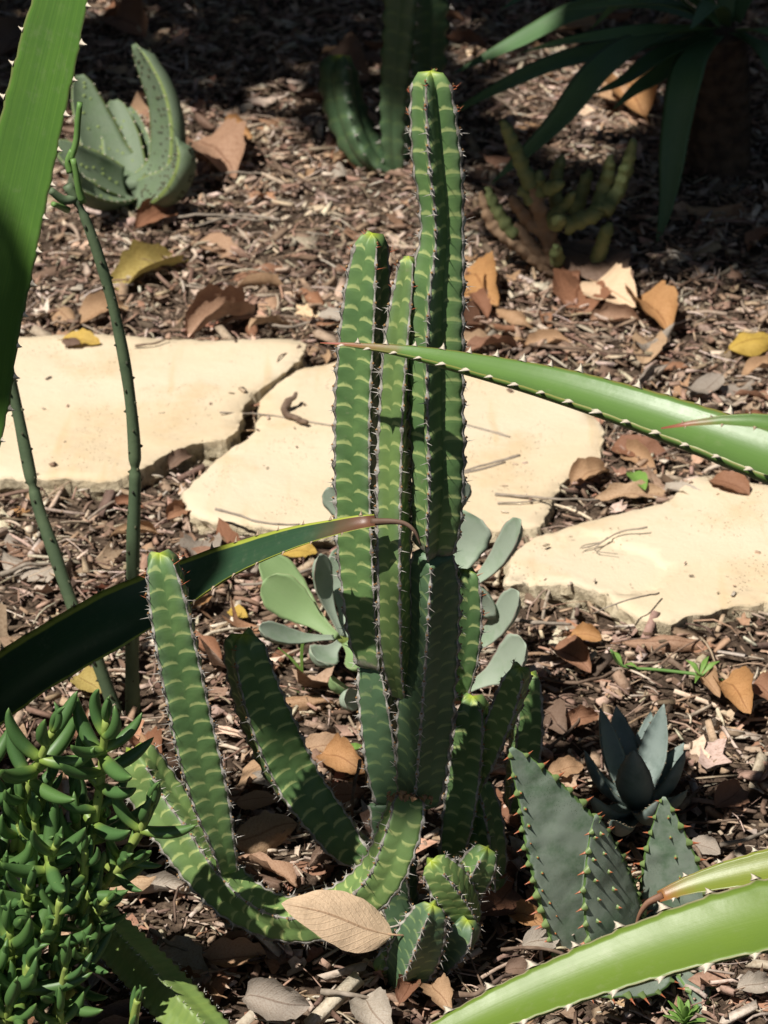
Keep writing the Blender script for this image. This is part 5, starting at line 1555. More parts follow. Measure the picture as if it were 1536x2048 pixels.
# the big cream leaf caught on the cactus arm
me = dead_leaf_mesh(1, wr=0.50, bend=0.25, curl=-0.45, twist=0.25, wrinkle=.02, ragged=.05, tipw=0.85, nv=26, nu=14)
place_leaf(me, W(788, 1868, 1.655), W(566, 1806, 1.635), (-0.18, -0.62, 0.78), 'd_cream', 'large smooth cream dead leaf caught on the cactus arm', sw=.98)
LV = [  # base px, tip px, z, width ratio, bend, curl, twist, nh, mat, label
    ((370, 500), (222, 572), .014, .40, .9, .8, .3, (0, -.3, .9), 'd_olive', 'folded olive yellow dead leaf in mulch behind the thick slab'),
    ((500, 605), (372, 655), .020, .62, 1.2, 1.3, .3, (0, -.3, .9), 'd_tan', 'cupped tan dead leaf at the back edge of the thick slab'),
    ((385, 480), (480, 512), .012, .46, .6, .5, .2, (0, -.2, 1), 'd_tan', 'pale pink tan dead leaf behind the folded olive leaf'),
    ((465, 548), (590, 530), .014, .44, .8, -.9, .2, (0, -.4, .9), 'd_russet', 'arched reddish brown dead leaf with its underside shaded'),
    ((380, 258), (470, 330), .03, .55, .8, .7, .4, (.2, -.6, .8), 'd_tan', 'crumpled tan dead leaf beside the warty aloe'),
    ((440, 250), (500, 270), .035, .7, .9, .9, .3, (-.2, -.7, .7), 'd_orange', 'orange tan dead leaf standing on edge beside the crumpled tan one'),
    ((275, 450), (355, 410), .022, .5, .6, .9, .3, (.2, -.6, .8), 'd_russet', 'dark russet dead leaf in front of the warty aloe'),
    ((98, 610), (145, 640), .014, .62, .7, -.9, .2, (0, -.4, .9), 'd_tan', 'small domed tan leaf between the toothed leaf and the thin rod'),
    ((160, 640), (255, 600), .014, .5, .7, .6, .4, (0, -.3, .9), 'd_tan', 'broad pinkish leaf beside the thin rod at the slab edge'),
    ((1185, 553), (1268, 605), .022, .62, .5, .4, .2, (-.1, -.6, .8), 'd_cream', 'pale cream leaf with an orange spot below the knobbly succulent'),
    ((1270, 580), (1338, 645), .020, .60, .8, .9, .3, (.2, -.6, .8), 'd_orange', 'curled orange leaf touching the tip of a yucca leaf'),
    ((1095, 470), (1262, 552), .030, .46, .4, -.5, .2, (.1, -.6, .8), 'd_brown', 'large dusky brown leaf leaning on the knobbly succulent'),
    ((1150, 618), (1168, 552), .018, .62, .6, .5, .2, (.1, -.7, .7), 'd_russet', 'dark red leaf standing beside the pale cream leaf'),
    ((925, 530), (990, 600), .018, .5, .6, .6, .2, (-.2, -.7, .7), 'd_orange', 'orange brown leaf leaning at the right flank of the tall cactus'),
    ((1460, 690), (1560, 665), .020, .55, .7, -.8, .1, (0, -.4, .9), 'd_yellow', 'yellow and brown mottled leaf at the shade edge'),
    ((1215, 890), (1340, 910), .016, .42, .6, .5, .3, (0, -.4, .9), 'd_russet', 'long russet leaf in the gap between slabs under the green leaf'),
    ((1345, 985), (1185, 995), .012, .28, .4, .7, .1, (0, -.3, .9), 'd_tan', 'narrow boat shaped tan leaf at the edge of the flaked slab'),
    ((1420, 950), (1500, 985), .028, .5, .5, .5, .1, (0, -.3, .9), 'd_russet', 'russet leaf lying on the far edge of the flaked slab'),
    ((1145, 960), (1220, 930), .018, .55, .9, .9, .3, (0, -.4, .9), 'd_tan', 'crumpled tan leaf in the gap between the ochre and flaked slabs'),
    ((560, 1105), (635, 1100), .012, .62, .4, .3, .1, (0, -.3, .9), 'd_yellow', 'bright yellow leaf beside the paddle succulent'),
    ((455, 1220), (495, 1232), .012, .62, .4, .3, .1, (0, -.3, .9), 'd_yellow', 'small yellow leaf scrap near the shaded cactus column'),
    ((120, 672), (200, 682), .033, .42, .6, .5, .3, (0, -.3, .9), 'd_yellow', 'bright yellow leaf on the thick slab back edge'),
    ((125, 675), (160, 685), .036, .62, .5, -.6, .3, (.2, -.4, .9), 'd_brown', 'small brown leaf leaning over the yellow leaf on the slab'),
    ((465, 1680), (605, 1640), .024, .62, .8, -.9, .2, (0, -.7, .7), 'd_tan', 'domed pale brown leaf under the shaded cactus column'),
    ((470, 1600), (560, 1595), .018, .45, .5, -.6, .2, (0, -.5, .8), 'd_tan', 'flat tan leaf behind the domed pale brown leaf'),
    ((640, 1500), (730, 1540), .030, .62, .8, .8, .3, (.2, -.8, .5), 'd_orange', 'upright orange brown leaf between the shaded column and the cactus foot'),
    ((640, 1600), (735, 1580), .022, .7, .7, -.7, .3, (.2, -.7, .6), 'd_russet', 'wrinkled russet leaf below the upright orange brown leaf'),
    ((600, 1500), (690, 1480), .018, .5, .6, .5, .2, (0, -.4, .9), 'd_tan', 'tan leaf in the sun above the wrinkled russet leaf'),
    ((395, 1920), (540, 1905), .016, .5, .9, 1.0, .3, (0, -.5, .8), 'd_tan', 'rolled tan leaf below the curving cactus arm'),
    ((430, 1880), (510, 1870), .022, .6, .9, -1.1, .3, (0, -.6, .8), 'd_russet', 'arched brown leaf tucked above the rolled tan leaf'),
    ((300, 1890), (420, 1975), .014, .5, .6, .5, .2, (0, -.5, .8), 'd_grey', 'dull beige leaf beside the sprawling yellow green stem'),
    ((330, 1960), (420, 2000), .016, .55, .6, .5, .2, (0, -.5, .8), 'd_russet', 'reddish leaf overlapping the dull beige leaf'),
    ((170, 1935), (225, 1950), .016, .75, .7, -.8, .2, (0, -.6, .8), 'd_tan', 'domed ochre leaf between succulent and sprawling stem'),
    ((480, 1990), (620, 2010), .026, .62, .8, .9, .4, (-.1, -.8, .5), 'd_grey', 'big curled grey leaf at the near edge of the bed'),
    ((720, 1985), (780, 2060), .020, .7, .8, .8, .4, (.1, -.8, .5), 'd_grey', 'broken pale grey leaf near the cactus foot'),
    ((800, 2000), (830, 1950), .022, .55, .7, .9, .2, (-.2, -.9, .4), 'd_russet', 'small upright red brown leaf below the cactus foot'),
    ((860, 1960), (900, 2020), .022, .6, .7, .9, .2, (.1, -.9, .4), 'd_tan', 'small cupped tan leaf beside the upright red brown leaf'),
    ((1035, 1770), (960, 1830), .022, .6, .6, .7, .3, (.2, -.8, .5), 'd_russet', 'broad russet leaf leaning behind the clustered cactus offsets'),
    ((1020, 1820), (1100, 1850), .020, .55, .9, .9, .3, (0, -.7, .6), 'd_orange', 'crumpled orange leaf between cactus offsets and spiny aloe'),
    ((1045, 1890), (1120, 1870), .018, .6, .5, .5, .2, (0, -.6, .8), 'd_grey', 'flat grey leaf under the spiny aloe'),
    ((1010, 1940), (1075, 1930), .014, .55, .6, .6, .3, (0, -.5, .8), 'd_brown', 'dark brown leaf in the shade of the lime green leaf'),
    ((1240, 1275), (1440, 1285), .014, .24, .5, -1.2, .2, (0, -.4, .9), 'd_tan', 'long rolled tan leaf in front of the flaked slab'),
    ((1105, 1285), (1180, 1335), .022, .55, .8, .9, .4, (.2, -.7, .6), 'd_russet', 'curled russet leaf standing by the chipped slab corner'),
    ((1140, 1265), (1205, 1275), .018, .6, .8, .8, .3, (0, -.6, .7), 'd_orange', 'rounded orange brown leaf by the chipped slab corner'),
    ((1440, 1350), (1500, 1415), .030, .7, .8, .9, .3, (.1, -.8, .5), 'd_orange', 'upright orange tan leaf beside the green runner'),
    ((1500, 1360), (1560, 1400), .026, .6, .8, .8, .3, (.1, -.8, .5), 'd_russet', 'brown leaf behind the upright orange tan leaf'),
    ((1395, 1340), (1440, 1385), .024, .5, .9, 1.0, .4, (.2, -.8, .5), 'd_tan', 'arched pinkish leaf at the end of the green runner'),
    ((1435, 1610), (1492, 1570), .018, .7, .6, .6, .3, (0, -.7, .6), 'd_russet', 'broad russet leaf beside the agave'),
    ((1380, 1680), (1440, 1705), .016, .55, .5, .4, .2, (0, -.5, .8), 'd_grey', 'pale grey leaf between agave and spiny aloe'),
    ((1095, 1545), (1170, 1530), .016, .5, .5, .5, .1, (0, -.5, .8), 'd_tan', 'flat pinkish tan leaf beside the agave'),
    ((1130, 1450), (1200, 1425), .018, .5, .9, .9, .3, (0, -.6, .7), 'd_russet', 'curved russet leaf behind the agave'),
    ((1080, 1410), (1130, 1460), .020, .7, .7, .7, .3, (.1, -.7, .6), 'd_brown', 'ribbed brown leaf behind the shaded flank columns'),
    ((1475, 1975), (1545, 1960), .018, .6, .7, .7, .3, (0, -.6, .7), 'd_grey', 'curled beige leaf below the lime green leaf'),
    ((140, 1410), (165, 1480), .016, .42, .7, .9, .3, (.2, -.6, .7), 'd_russet', 'narrow russet leaf between the succulent shoots'),
    ((150, 1345), (200, 1380), .014, .62, .6, .5, .3, (0, -.5, .8), 'd_olive', 'dull yellow leaf under the dark drooping leaf'),
    ((275, 1465), (310, 1540), .022, .55, .9, 1.1, .3, (.2, -.7, .6), 'd_russet', 'rolled brown leaf at the foot of the thin rods'),
    ((340, 930), (385, 905), .02, .5, .8, .8, .2, (0, -.5, .8), 'd_brown', 'curled brown leaf in the broken corner of the thick slab'),
    ((335, 1035), (375, 1010), .018, .6, .8, .9, .2, (.2, -.7, .6), 'd_russet', 'small upright red leaf at the ochre slab edge'),
    ((20, 1020), (62, 1018), .014, .7, .6, -.8, .2, (0, -.5, .8), 'd_orange', 'small orange leaf in front of the thick slab'),
    ((-10, 1080), (42, 1090), .014, .5, .6, .6, .2, (0, -.5, .8), 'd_grey', 'grey leaf lying in front of the thick slab'),
    ((380, 1215), (420, 1180), .014, .5, .6, .6, .2, (0, -.5, .8), 'd_orange', 'orange brown leaf under the dark drooping leaf'),
    ((215, 20), (285, 60), .03, .6, .8, .8, .2, (0, -.7, .7), 'd_russet', 'russet leaf in shade beside the upright toothed leaf'),
    ((0, 100), (70, 60), .03, .6, .8, .8, .2, (0, -.7, .7), 'd_brown', 'large curled brown leaf behind the upright toothed leaf'),
    ((640, 110), (735, 150), .05, .7, .4, .4, .2, (0, -.8, .6), 'd_brown', 'broad grey brown leaf leaning behind the shaded cactus'),
    ((1290, 210), (1240, 140), .03, .5, .8, .8, .2, (0, -.7, .7), 'd_orange', 'curled orange leaf in a sun fleck under the yucca'),
    ((1190, 180), (1280, 200), .024, .5, .8, .8, .2, (0, -.6, .7), 'd_tan', 'pale leaf in a sun fleck between yucca leaves'),
    ((1100, 50), (1200, 40), .03, .5, .8, .8, .2, (0, -.6, .7), 'd_tan', 'pale leaf in a sun fleck behind the yucca leaves'),
]
for i, (a, b, z, wr, bd, cu, tw, nh, mt, lab) in enumerate(LV):
    p0, p1 = Gd(a[0], a[1], z), Gd(b[0], b[1], z)
    me = dead_leaf_mesh(100 + i, wr=min(0.75, wr * 1.25), bend=bd * 1.35, curl=cu * 1.35, twist=tw * 1.6, wrinkle=.06, tipw=random.choice((.8, .9, 1.0)), ragged=.28)
    nn = V(nh); nn.z = max(nn.z, .7)
    place_leaf(me, p0, p1, nn, mt, lab)

# scattered litter leaves, each one an object
random.seed(31)
KIND = [('d_tan', 'tan'), ('d_russet', 'russet'), ('d_brown', 'dark brown'), ('d_grey', 'weathered grey')]
SM = []
for i in range(18):
    SM.append(dead_leaf_mesh(300 + i, wr=random.uniform(.36, .6), bend=random.uniform(.3, 1.4), curl=random.choice((-1, 1)) * random.uniform(.6, 2.2), twist=random.uniform(-1.1, 1.1),
                             wrinkle=.07, tipw=random.uniform(.75, 1.1), ragged=random.choice((.1, .25, .5)), nu=6, nv=11))


SLAB_BOX = [(min(p[0] for p in s_), min(p[1] for p in s_), max(p[0] for p in s_), max(p[1] for p in s_)) for s_ in SLABS]


def on_slab(x, y):
    return any(b[0] < x < b[2] and b[1] < y < b[3] and in_poly(x, y, s) for s, b in zip(SLABS, SLAB_BOX))


hand = [Gd((a[0] + b[0]) / 2, (a[1] + b[1]) / 2) for a, b, *_ in LV]
LMK = [((805, 1880), 'the cactus foot'), ((260, 1425), 'the thin rods'), ((1272, 1640), 'the small agave'), ((1225, 1915), 'the spiny aloe'), ((255, 395), 'the warty aloe'),
       ((785, 350), 'the shaded cactus'), ((1108, 545), 'the knobbly succulent'), ((1440, 345), 'the yucca trunk'), ((790, 1385), 'the paddle succulent'), ((150, 1950), 'the finger leaf succulent'),
       ((330, 600), 'the far side of the thick slab'), ((950, 690), 'the far side of the ochre slab'), ((1350, 850), 'the far side of the flaked slab'), ((1300, 1300), 'the near side of the flaked slab'),
       ((150, 1080), 'the near side of the thick slab'), ((520, 1120), 'the near side of the ochre slab'), ((580, 1950), 'the curving cactus arm')]
LMK = [(Gd(*p), t) for p, t in LMK]
cnt = 0
while cnt < 275:
    y = 1.5 + 3.0 * random.random() ** 1.0
    hwid = 0.145 * math.hypot(y, 1.25) + 0.03
    x = random.uniform(-hwid, hwid)
    if noise.noise(V((x * 3.2, y * 3.2, 7.7))) < random.uniform(-.25, .3): continue
    if on_slab(x, y): continue
    if min((h.x - x) ** 2 + (h.y - y) ** 2 for h in hand) < 0.0009: continue
    L = random.uniform(.03, .08)
    if y > 3.5: L *= 1.15
    k = random.choices(range(4), (.34, .26, .24, .16))[0]
    n_ = V((random.gauss(0, .35), random.gauss(0, .35), 1)).normalized()
    if random.random() < .35: n_ = -n_
    a = random.uniform(0, 6.28)
    p0 = V((x, y, GH(V((x, y, 0))) + random.uniform(.008, .018)))
    p1 = p0 + V((math.cos(a) * L, math.sin(a) * L, random.uniform(-.006, .008)))
    place_leaf(SM[random.randrange(18)], p0, p1, n_, KIND[k][0], 'small %s dead leaf on the mulch near %s' % (KIND[k][1], min(LMK, key=lambda q_: (q_[0] - p0).length)[1]), 'small %s dead leaves on the mulch' % KIND[k][1])
    cnt += 1

# ------------------------------------------------------------------ mulch pieces (uncountable)
rng = np.random.default_rng(4)


def sample_pts(N, wide=0.0):
    out = []
    while len(out) < N:
        y = rng.uniform(1.35, 4.75)
        h = 0.15 * math.hypot(y, 1.25) + 0.08 + wide
        x = rng.uniform(-h, h)
        # keep density even in area
        if rng.random() > h / (0.85 + wide): continue
        if on_slab(x, y): continue
        out.append((x, y))
    return np.array(out)


def big_mesh(name, verts, faces, cols, mat):
    """verts (n,k,3) per piece, faces (m,4) template, cols (n,3)"""
    n, k, _ = verts.shape
    F = (np.asarray(faces)[None] + (np.arange(n) * k)[:, None, None]).reshape(-1, len(faces[0]))
    me = bpy.data.meshes.new(name)
    me.vertices.add(n * k)
    me.vertices.foreach_set('co', verts.reshape(-1))
    nf, fs_ = F.shape
    me.loops.add(nf * fs_)
    me.loops.foreach_set('vertex_index', F.reshape(-1).astype(np.int32))
    me.polygons.add(nf)
    me.polygons.foreach_set('loop_start', np.arange(0, nf * fs_, fs_, dtype=np.int32))
    me.polygons.foreach_set('loop_total', np.full(nf, fs_, dtype=np.int32))
    a = me.attributes.new('tint', 'FLOAT_COLOR', 'POINT')
    c4 = np.concatenate([np.repeat(cols, k, 0), np.ones((n * k, 1))], 1)
    a.data.foreach_set('color', c4.reshape(-1))
    me.materials.append(mat)
    me.update(calc_edges=True)
    me.validate()
    o = bpy.data.objects.new(name, me)
    COL.objects.link(o)
    return o


def frames(N, tilt):
    yaw = rng.uniform(0, 2 * np.pi, N)
    pit = rng.normal(0, tilt, N)
    rol = rng.normal(0, tilt * 1.6, N)
    x = np.stack([np.cos(yaw) * np.cos(pit), np.sin(yaw) * np.cos(pit), np.sin(pit)], 1)
    up = np.array([0, 0, 1.0])
    y = np.cross(up, x); y /= np.linalg.norm(y, axis=1)[:, None]
    z = np.cross(x, y)
    y2 = y * np.cos(rol)[:, None] + z * np.sin(rol)[:, None]
    return x, y2, np.cross(x, y2)


def palette(N, pal, jit=.30):
    pal = np.array(pal)
    c = pal[rng.integers(0, len(pal), N)] * 1.08
    return np.clip(c * rng.uniform(1 - jit, 1 + jit, (N, 1)) * rng.uniform(.93, 1.07, (N, 3)), .01, .8)


PAL = [(.25, .175, .125), (.33, .24, .175), (.40, .31, .235), (.18, .12, .085), (.45, .36, .28), (.27, .18, .13), (.12, .082, .06), (.35, .245, .18), (.49, .41, .33)]
# chips
N = 44000
pt = sample_pts(N, .25)
x, y, z = frames(N, .36)
L = rng.gamma(1.35, .0037, N) + .0012
Wd = L * rng.uniform(.10, .42, N); Wd = np.clip(Wd, .0008, .0055)
H = np.clip(Wd * rng.uniform(.25, .8, N), .0006, .004)
box = np.array([(-1, -1, -1), (1, -1, -1), (1, 1, -1), (-1, 1, -1), (-1, -1, 1), (1, -1, 1), (1, 1, 1), (-1, 1, 1)], float)[None] * rng.uniform(.6, 1.1, (N, 8, 3))
c = np.concatenate([pt, (gh(pt[:, 0], pt[:, 1]) + rng.uniform(-.001, .013, N))[:, None]], 1)
vv = c[:, None] + box[..., 0:1] * (x * L[:, None])[:, None] + box[..., 1:2] * (y * Wd[:, None])[:, None] + box[..., 2:3] * (z * H[:, None])[:, None]
BF = [(0, 3, 2, 1), (4, 5, 6, 7), (0, 1, 5, 4), (1, 2, 6, 5), (2, 3, 7, 6), (3, 0, 4, 7)]
o = big_mesh('bark_chips', vv, BF, palette(N, PAL), M['litter'])
tag(o, 'brown and grey bark chips covering the bed around the plants', 'mulch', kind='stuff')
# twigs and stalks
N = 26000
pt = sample_pts(N, .25)
x, y, z = frames(N, .20)
L = rng.gamma(1.8, .011, N) + .004
r_ = rng.gamma(1.8, .0004, N) + .0003
c = np.concatenate([pt, (gh(pt[:, 0], pt[:, 1]) + rng.uniform(.001, .013, N))[:, None]], 1)
bow = rng.normal(0, .28, (N, 2))
vv = np.zeros((N, 16, 3))
for s_ in range(4):
    t = s_ / 3 - .5
    cen = c + x * (L * t)[:, None] + (y * bow[:, :1] + z * np.abs(bow[:, 1:])) * (L * (0.25 - t * t))[:, None]
    for k in range(4):
        a = k * np.pi / 2
        vv[:, s_ * 4 + k] = cen + (y * math.cos(a) + z * math.sin(a)) * (r_ * (1.1 - .25 * s_ / 3))[:, None]
TF = []
for s_ in range(3):
    for k in range(4):
        TF.append((s_ * 4 + k, s_ * 4 + (k + 1) % 4, s_ * 4 + 4 + (k + 1) % 4, s_ * 4 + 4 + k))
TF += [(3, 2, 1, 0), (12, 13, 14, 15)]
o = big_mesh('twig_litter', vv, TF, palette(N, [(.20, .135, .10), (.29, .21, .155), (.38, .30, .23), (.14, .095, .07), (.32, .21, .15), (.46, .38, .31)]), M['litter'])
tag(o, 'thin dry twigs and leaf stalks strewn over the mulch', 'twigs', kind='stuff')
# crumbs and specks swept onto the slabs
cp, cz = [], []
for sl, zt in zip(SLABS, SLAB_Z):
    A_ = np.array(sl); mn, mx = A_.min(0), A_.max(0)
    k = 0
    while k < 32:
        a, b = rng.uniform(mn[0], mx[0]), rng.uniform(mn[1], mx[1])
        if abs(a) > .75 or not in_poly(a, b, sl): continue
        # crumbs gather near the rim
        dmin = np.sqrt(((A_ - (a, b)) ** 2).sum(1)).min()
        if rng.random() > math.exp(-dmin / .05) + .12: continue
        cp.append((a, b)); cz.append(zt + .0005); k += 1
cp, cz = np.array(cp), np.array(cz); N = len(cp)
x, y, z = frames(N, .06)
L = rng.gamma(1.4, .0013, N) + .0006; Wd = np.clip(L * rng.uniform(.15, .7, N), .0005, .003); H = Wd * .4
bx_ = np.array([(-1, -1, -1), (1, -1, -1), (1, 1, -1), (-1, 1, -1), (-1, -1, 1), (1, -1, 1), (1, 1, 1), (-1, 1, 1)], float)[None] * rng.uniform(.5, 1.1, (N, 8, 3))
c = np.concatenate([cp, (cz + H)[:, None]], 1)
vv = c[:, None] + bx_[..., 0:1] * (x * L[:, None])[:, None] + bx_[..., 1:2] * (y * Wd[:, None])[:, None] + bx_[..., 2:3] * (z * H[:, None])[:, None]
o = big_mesh('slab_crumbs', vv, BF, palette(N, PAL), M['litter'])
tag(o, 'tiny crumbs of mulch swept onto the slabs', 'crumbs', kind='stuff')
# leaf scraps
N = 7500
pt = sample_pts(N, .25)
x, y, z = frames(N, .30)
L = rng.gamma(1.6, .0052, N) + .002
Wd = L * rng.uniform(.25, .8, N)
gu, gv_ = np.meshgrid(np.linspace(-1, 1, 4), np.linspace(-1, 1, 4), indexing='ij')
gu, gv_ = gu.reshape(-1), gv_.reshape(-1)
edge = rng.uniform(.35, 1.0, (N, 16))
uu = gu[None] * np.where(np.maximum(abs(gu), abs(gv_))[None] > .9, edge, 1)
ww = gv_[None] * np.where(np.maximum(abs(gu), abs(gv_))[None] > .9, edge, 1)
cu = rng.normal(0, .75, (N, 1)); cv_ = rng.normal(0, .8, (N, 1)); tw = rng.normal(0, .3, (N, 1))
hh = cu * (uu ** 2) + cv_ * (ww ** 2) + tw * uu * ww + rng.normal(0, .07, (N, 16))
c = np.concatenate([pt, (gh(pt[:, 0], pt[:, 1]) + rng.uniform(.001, .011, N))[:, None]], 1)
vv = c[:, None] + uu[..., None] * (x * L[:, None])[:, None] + ww[..., None] * (y * Wd[:, None])[:, None] + hh[..., None] * (z * (Wd * .8)[:, None])[:, None]
GF = []
for i in range(3):
    for j in range(3):
        GF.append((i * 4 + j, i * 4 + 4 + j, i * 4 + 5 + j, i * 4 + 1 + j))
o = big_mesh('leaf_scraps', vv, GF, palette(N, [(.36, .23, .155), (.43, .30, .21), (.28, .155, .10), (.20, .13, .095), (.45, .35, .27), (.49, .40, .32), (.26, .18, .13)]), M['litter'])
o.data.polygons.foreach_set('use_smooth', [True] * len(o.data.polygons))
tag(o, 'crumbled dry leaf scraps mixed through the mulch', 'leaf litter', kind='stuff')

# ------------------------------------------------------------------ single twigs
def twig(pts, r0, r1, mat, label, forks=(), name='twig', z=True):
    def put(p):
        q0 = Gd(*p)
        for sl, zt in zip(SLABS, SLAB_Z):
            if in_poly(q0.x, q0.y, sl):
                extra = max(0.0, p[2] - 0.040) * 0.6
                return Gd(p[0], p[1], zt + r0 * 0.9 + extra)
        return q0
    pw = [put(p) for p in pts]
    og = V((pw[0].x, pw[0].y, 0))
    v, f = [], []
    n = 18
    P, q = catmull([tuple(p) for p in pw], n)
    P[:, :3] += np.array([[noise.noise(V((q_ * 60, r0 * 1e4, k))) * r0 * .9 for k in range(3)] for q_ in q])
    tube(v, f, P, np.linspace(r0, r1, n) * (1 + .12 * np.sin(q * 300)), 7)
    for fk in forks:
        pk = [put(p) for p in fk]
        P, q = catmull([tuple(p) for p in pk], 10)
        tube(v, f, P, np.linspace(r1 * 1.1, r1 * .7, 10), 6)
    o = mesh_obj(name, v, f, M[mat], origin=og)
    return tag(o, label, 'twig')


ZT = .034
twig([(440, 825, .045), (520, 829, .037), (590, 838, .034), (672, 853, .034)], .0011, .0009, 'twig_grey', 'thin brown twig crossing the joint between thick and ochre slabs')
twig([(578, 800, .050), (568, 812, .045), (572, 828, .040), (596, 838, .036), (612, 850, .035)], .0042, .0028, 'twig', 'gnarled dark knotty twig lying on the ochre slab', forks=[[(578, 800, .050), (588, 795, .052), (592, 786, .054)]])
twig([(925, 848, .036), (975, 862, .033), (1020, 875, .033)], .0016, .0016, 'twig_grey', 'straight grey twig on the ochre slab')
twig([(915, 945, .040), (980, 928, .036), (1040, 911, .036)], .0012, .0021, 'twig_grey', 'club ended grey twig on the ochre slab', forks=[[(905, 950, .034), (960, 940, .034), (1010, 925, .034)]])
twig([(990, 988, .036), (1060, 994, .034), (1120, 998, .03), (1200, 1000, .022)], .0016, .0009, 'twig_grey', 'long grey brown twig overhanging the ochre slab edge', forks=[[(995, 1006, .034), (1050, 1004, .034), (1100, 998, .032)]])
twig([(1295, 1054, .05), (1240, 1064, .044), (1195, 1088, .040), (1165, 1096, .039)], .0009, .0006, 'twig_grey', 'forked dry sprig on the flaked slab',
     forks=[[(1215, 1075, .041), (1190, 1100, .040), (1235, 1108, .040)], [(1200, 1085, .040), (1170, 1090, .042), (1160, 1097, .042)]])
twig([(1318, 1186, .05), (1270, 1196, .046), (1220, 1212, .042), (1185, 1228, .03)], .0009, .0006, 'twig_grey', 'thin sprig at the chipped edge of the flaked slab', forks=[[(1232, 1208, .042), (1236, 1220, .040)]])
twig([(430, 1018, .036), (475, 1030, .033), (530, 1046, .033), (600, 1050, .03)], .0014, .0010, 'twig_grey', 'grey twig at the near edge of the ochre slab')
twig([(270, 692, .042), (300, 688, .044), (335, 678, .044)], .0015, .0009, 'twig', 'short reddish twig near the back edge of the thick slab')
twig([(600, 690, .044), (580, 715, .042), (556, 735, .042)], .0016, .0010, 'twig', 'small forked root at the pointed corner of the thick slab', forks=[[(590, 705, .043), (560, 712, .044), (552, 742, .04)]])
twig([(720, 1520, .06), (706, 1590, .05), (705, 1640, .03), (712, 1690, .012)], .0016, .0013, 'twig', 'dark arched stalk beside the cactus foot')
twig([(560, 440, .02), (480, 430, .018), (390, 452, .014)], .0020, .0012, 'twig_grey', 'pale straw stalk in mulch behind the slabs')
TWL = ['behind the paddle succulent', 'beside the curved russet leaf by the agave', 'between the agave and the olive leaf', 'above the sprawling yellow green stem', 'across the dull beige leaf', 'in front of the cactus foot', 'in front of the warty aloe', 'at the back of the thick slab', 'in front of the shaded cactus', 'in front of the thick slab', 'at the foot of the thin rods', 'behind the ochre slab below the yucca tip', 'crossing another behind the ochre slab', 'behind the spiny aloe', 'under the dark drooping leaf', 'at the chipped slab corner', 'beside the olive leaf tip', 'below the spiny aloe', 'behind the pointed corner of the thick slab', 'beside the small cupped tan leaf']
random.seed(8)
for i, (a, b, c_) in enumerate([((1050, 1350), (1150, 1365), (1230, 1345)), ((1090, 1500), (1150, 1450), (1160, 1420)), ((1370, 1670), (1420, 1735), (1460, 1760)), ((300, 1860), (370, 1900), (440, 1905)), ((360, 2010), (390, 1955), (455, 1935)),
                               ((640, 1985), (700, 1990), (770, 2000)), ((380, 360), (460, 345), (560, 350)), ((300, 440), (420, 430), (520, 442)), ((540, 330), (640, 370), (750, 355)), ((0, 1150), (60, 1130), (120, 1128)),
                               ((200, 1190), (240, 1160), (260, 1155)), ((1060, 690), (1180, 700), (1300, 712)), ((1080, 640), (1160, 665), (1230, 700)), ((1180, 1620), (1260, 1650), (1480, 1640)), ((640, 1130), (560, 1160), (480, 1170)),
                               ((1020, 1240), (1080, 1245), (1140, 1250)), ((1440, 1690), (1490, 1680), (1536, 1660)), ((1000, 1900), (1060, 1895), (1130, 1910)), ((640, 640), (570, 655), (510, 640)), ((900, 1990), (960, 1985), (1000, 1960))]):
    twig([(a[0], a[1], .016), (b[0], b[1], .02), (c_[0], c_[1], .014)], random.uniform(.0014, .0026), random.uniform(.0009, .0014), random.choice(('twig', 'twig_grey')),
         'loose dry twig on the mulch ' + TWL[i])['group'] = 'loose twigs on the mulch'

# ------------------------------------------------------------------ small weeds and seedlings
def weed(base, blades, label, name='seedling'):
    b = Gd(*base)
    t = thing(name, b, label, 'weed')
    for i, (ctrl, hw, nh) in enumerate(blades):
        pp = [b] + [W(*c) for c in ctrl]
        blade(t, pp, hw, [(0, .3), (.3, .8), (.6, 1), (.85, .6), (1, .05)], nh, .2, .0008, 'weed', n=16, nu=4, seed=400 + i)
    return t


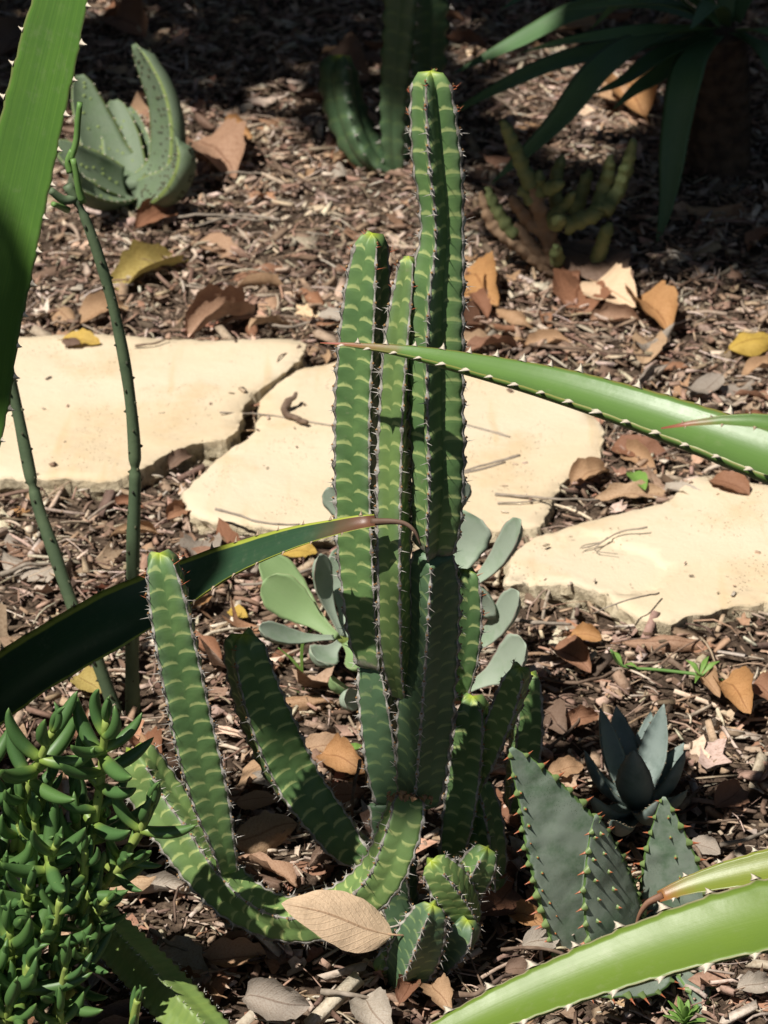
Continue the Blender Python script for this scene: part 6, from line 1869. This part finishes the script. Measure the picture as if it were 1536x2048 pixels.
yw = Gd(608, 1390).y
weed((608, 1390), [([(604, 1340, yw), (605, 1290, yw), (620, 1262, yw), (642, 1256, yw)], .0016, (0, -1, .2)), ([(605, 1350, yw), (585, 1320, yw), (556, 1295, yw)], .0014, (0, -1, .2)),
                   ([(612, 1385, yw), (620, 1378, yw - .01)], .0022, (0, -.5, 1)), ([(596, 1386, yw), (585, 1378, yw - .01)], .0022, (0, -.5, 1))], 'slender grass seedling in mulch beside the paddle succulent')
yw = Gd(1385, 1345).y
run = thing('runner', Gd(1235, 1330), 'thin yellow green runner stem with small leaves lying on the litter', 'weed')
v, f = [], []
P, q = catmull([tuple(Gd(1222, 1300, .05)), tuple(Gd(1245, 1332, .03)), tuple(Gd(1320, 1340, .025)), tuple(Gd(1400, 1350, .022)), tuple(Gd(1445, 1362, .02))], 24)
tube(v, f, P, np.linspace(.0012, .0018, 24), 7)
mesh_obj('runner_stem', v, f, M['rod_young'], run)
for i, (a, b) in enumerate([((1245, 1332), (1275, 1336)), ((1245, 1332), (1225, 1302)), ((1400, 1350), (1372, 1320)), ((1400, 1350), (1418, 1312)), ((1400, 1352), (1390, 1366)), ((1405, 1350), (1440, 1322))]):
    p0, p1 = Gd(a[0], a[1], .026), Gd(b[0], b[1], .034)
    blade(run, [p0, (p0 + p1) / 2 + V((0, 0, .003)), p1], .0028, [(0, .2), (.5, 1), (1, .05)], (0, -.4, 1), .2, .0006, 'weed', n=12, nu=4, seed=420 + i, name='leaf')
yw = 1.60
st = thing('spurge_seedling', Gd(1370, 2060), 'tiny bright green spurge seedling at the near edge below the lime leaf', 'weed')
for i in range(16):
    a = i * 2.4
    el = .3 + .06 * i
    c0 = W(1370, 2052 - i * .9, 1.57)
    d = V((math.cos(a) * math.cos(el), math.sin(a) * math.cos(el), math.sin(el)))
    ln = .017 * random.uniform(.8, 1.2)
    blade(st, [c0, c0 + d * ln * .5 + V((0, 0, .001)), c0 + d * ln], .0026, [(0, .4), (.5, 1), (.8, .8), (1, .1)], V((0, 0, 1)) - d * .3, .15, .0007, 'weed', n=10, nu=4, seed=440 + i)
v, f = [], []
g0 = W(1370, 2052, 1.57)
tube(v, f, [V((g0.x, g0.y, 0)), g0, W(1370, 2036, 1.57)], [.0014, .0012, .001], 6)
mesh_obj('seedling_stem', v, f, M['rod_young'], st)
for i, (a, b, lab) in enumerate([((1262, 940), (1290, 975), 'small bright green fallen leaf in the gap between slabs'), ((690, 1500), (725, 1490), 'light green fallen leaf beside the cactus foot')]):
    me = dead_leaf_mesh(500 + i, wr=.5, bend=.6, curl=.5, twist=.4)
    me.materials.append(M['weed'])
    p0, p1 = Gd(a[0], a[1], .02), Gd(b[0], b[1], .02)
    o = place_leaf(me, p0, p1, (0, -.4, .9), 'weed', lab, name='fallen_leaf')
    o['category'] = 'leaf'
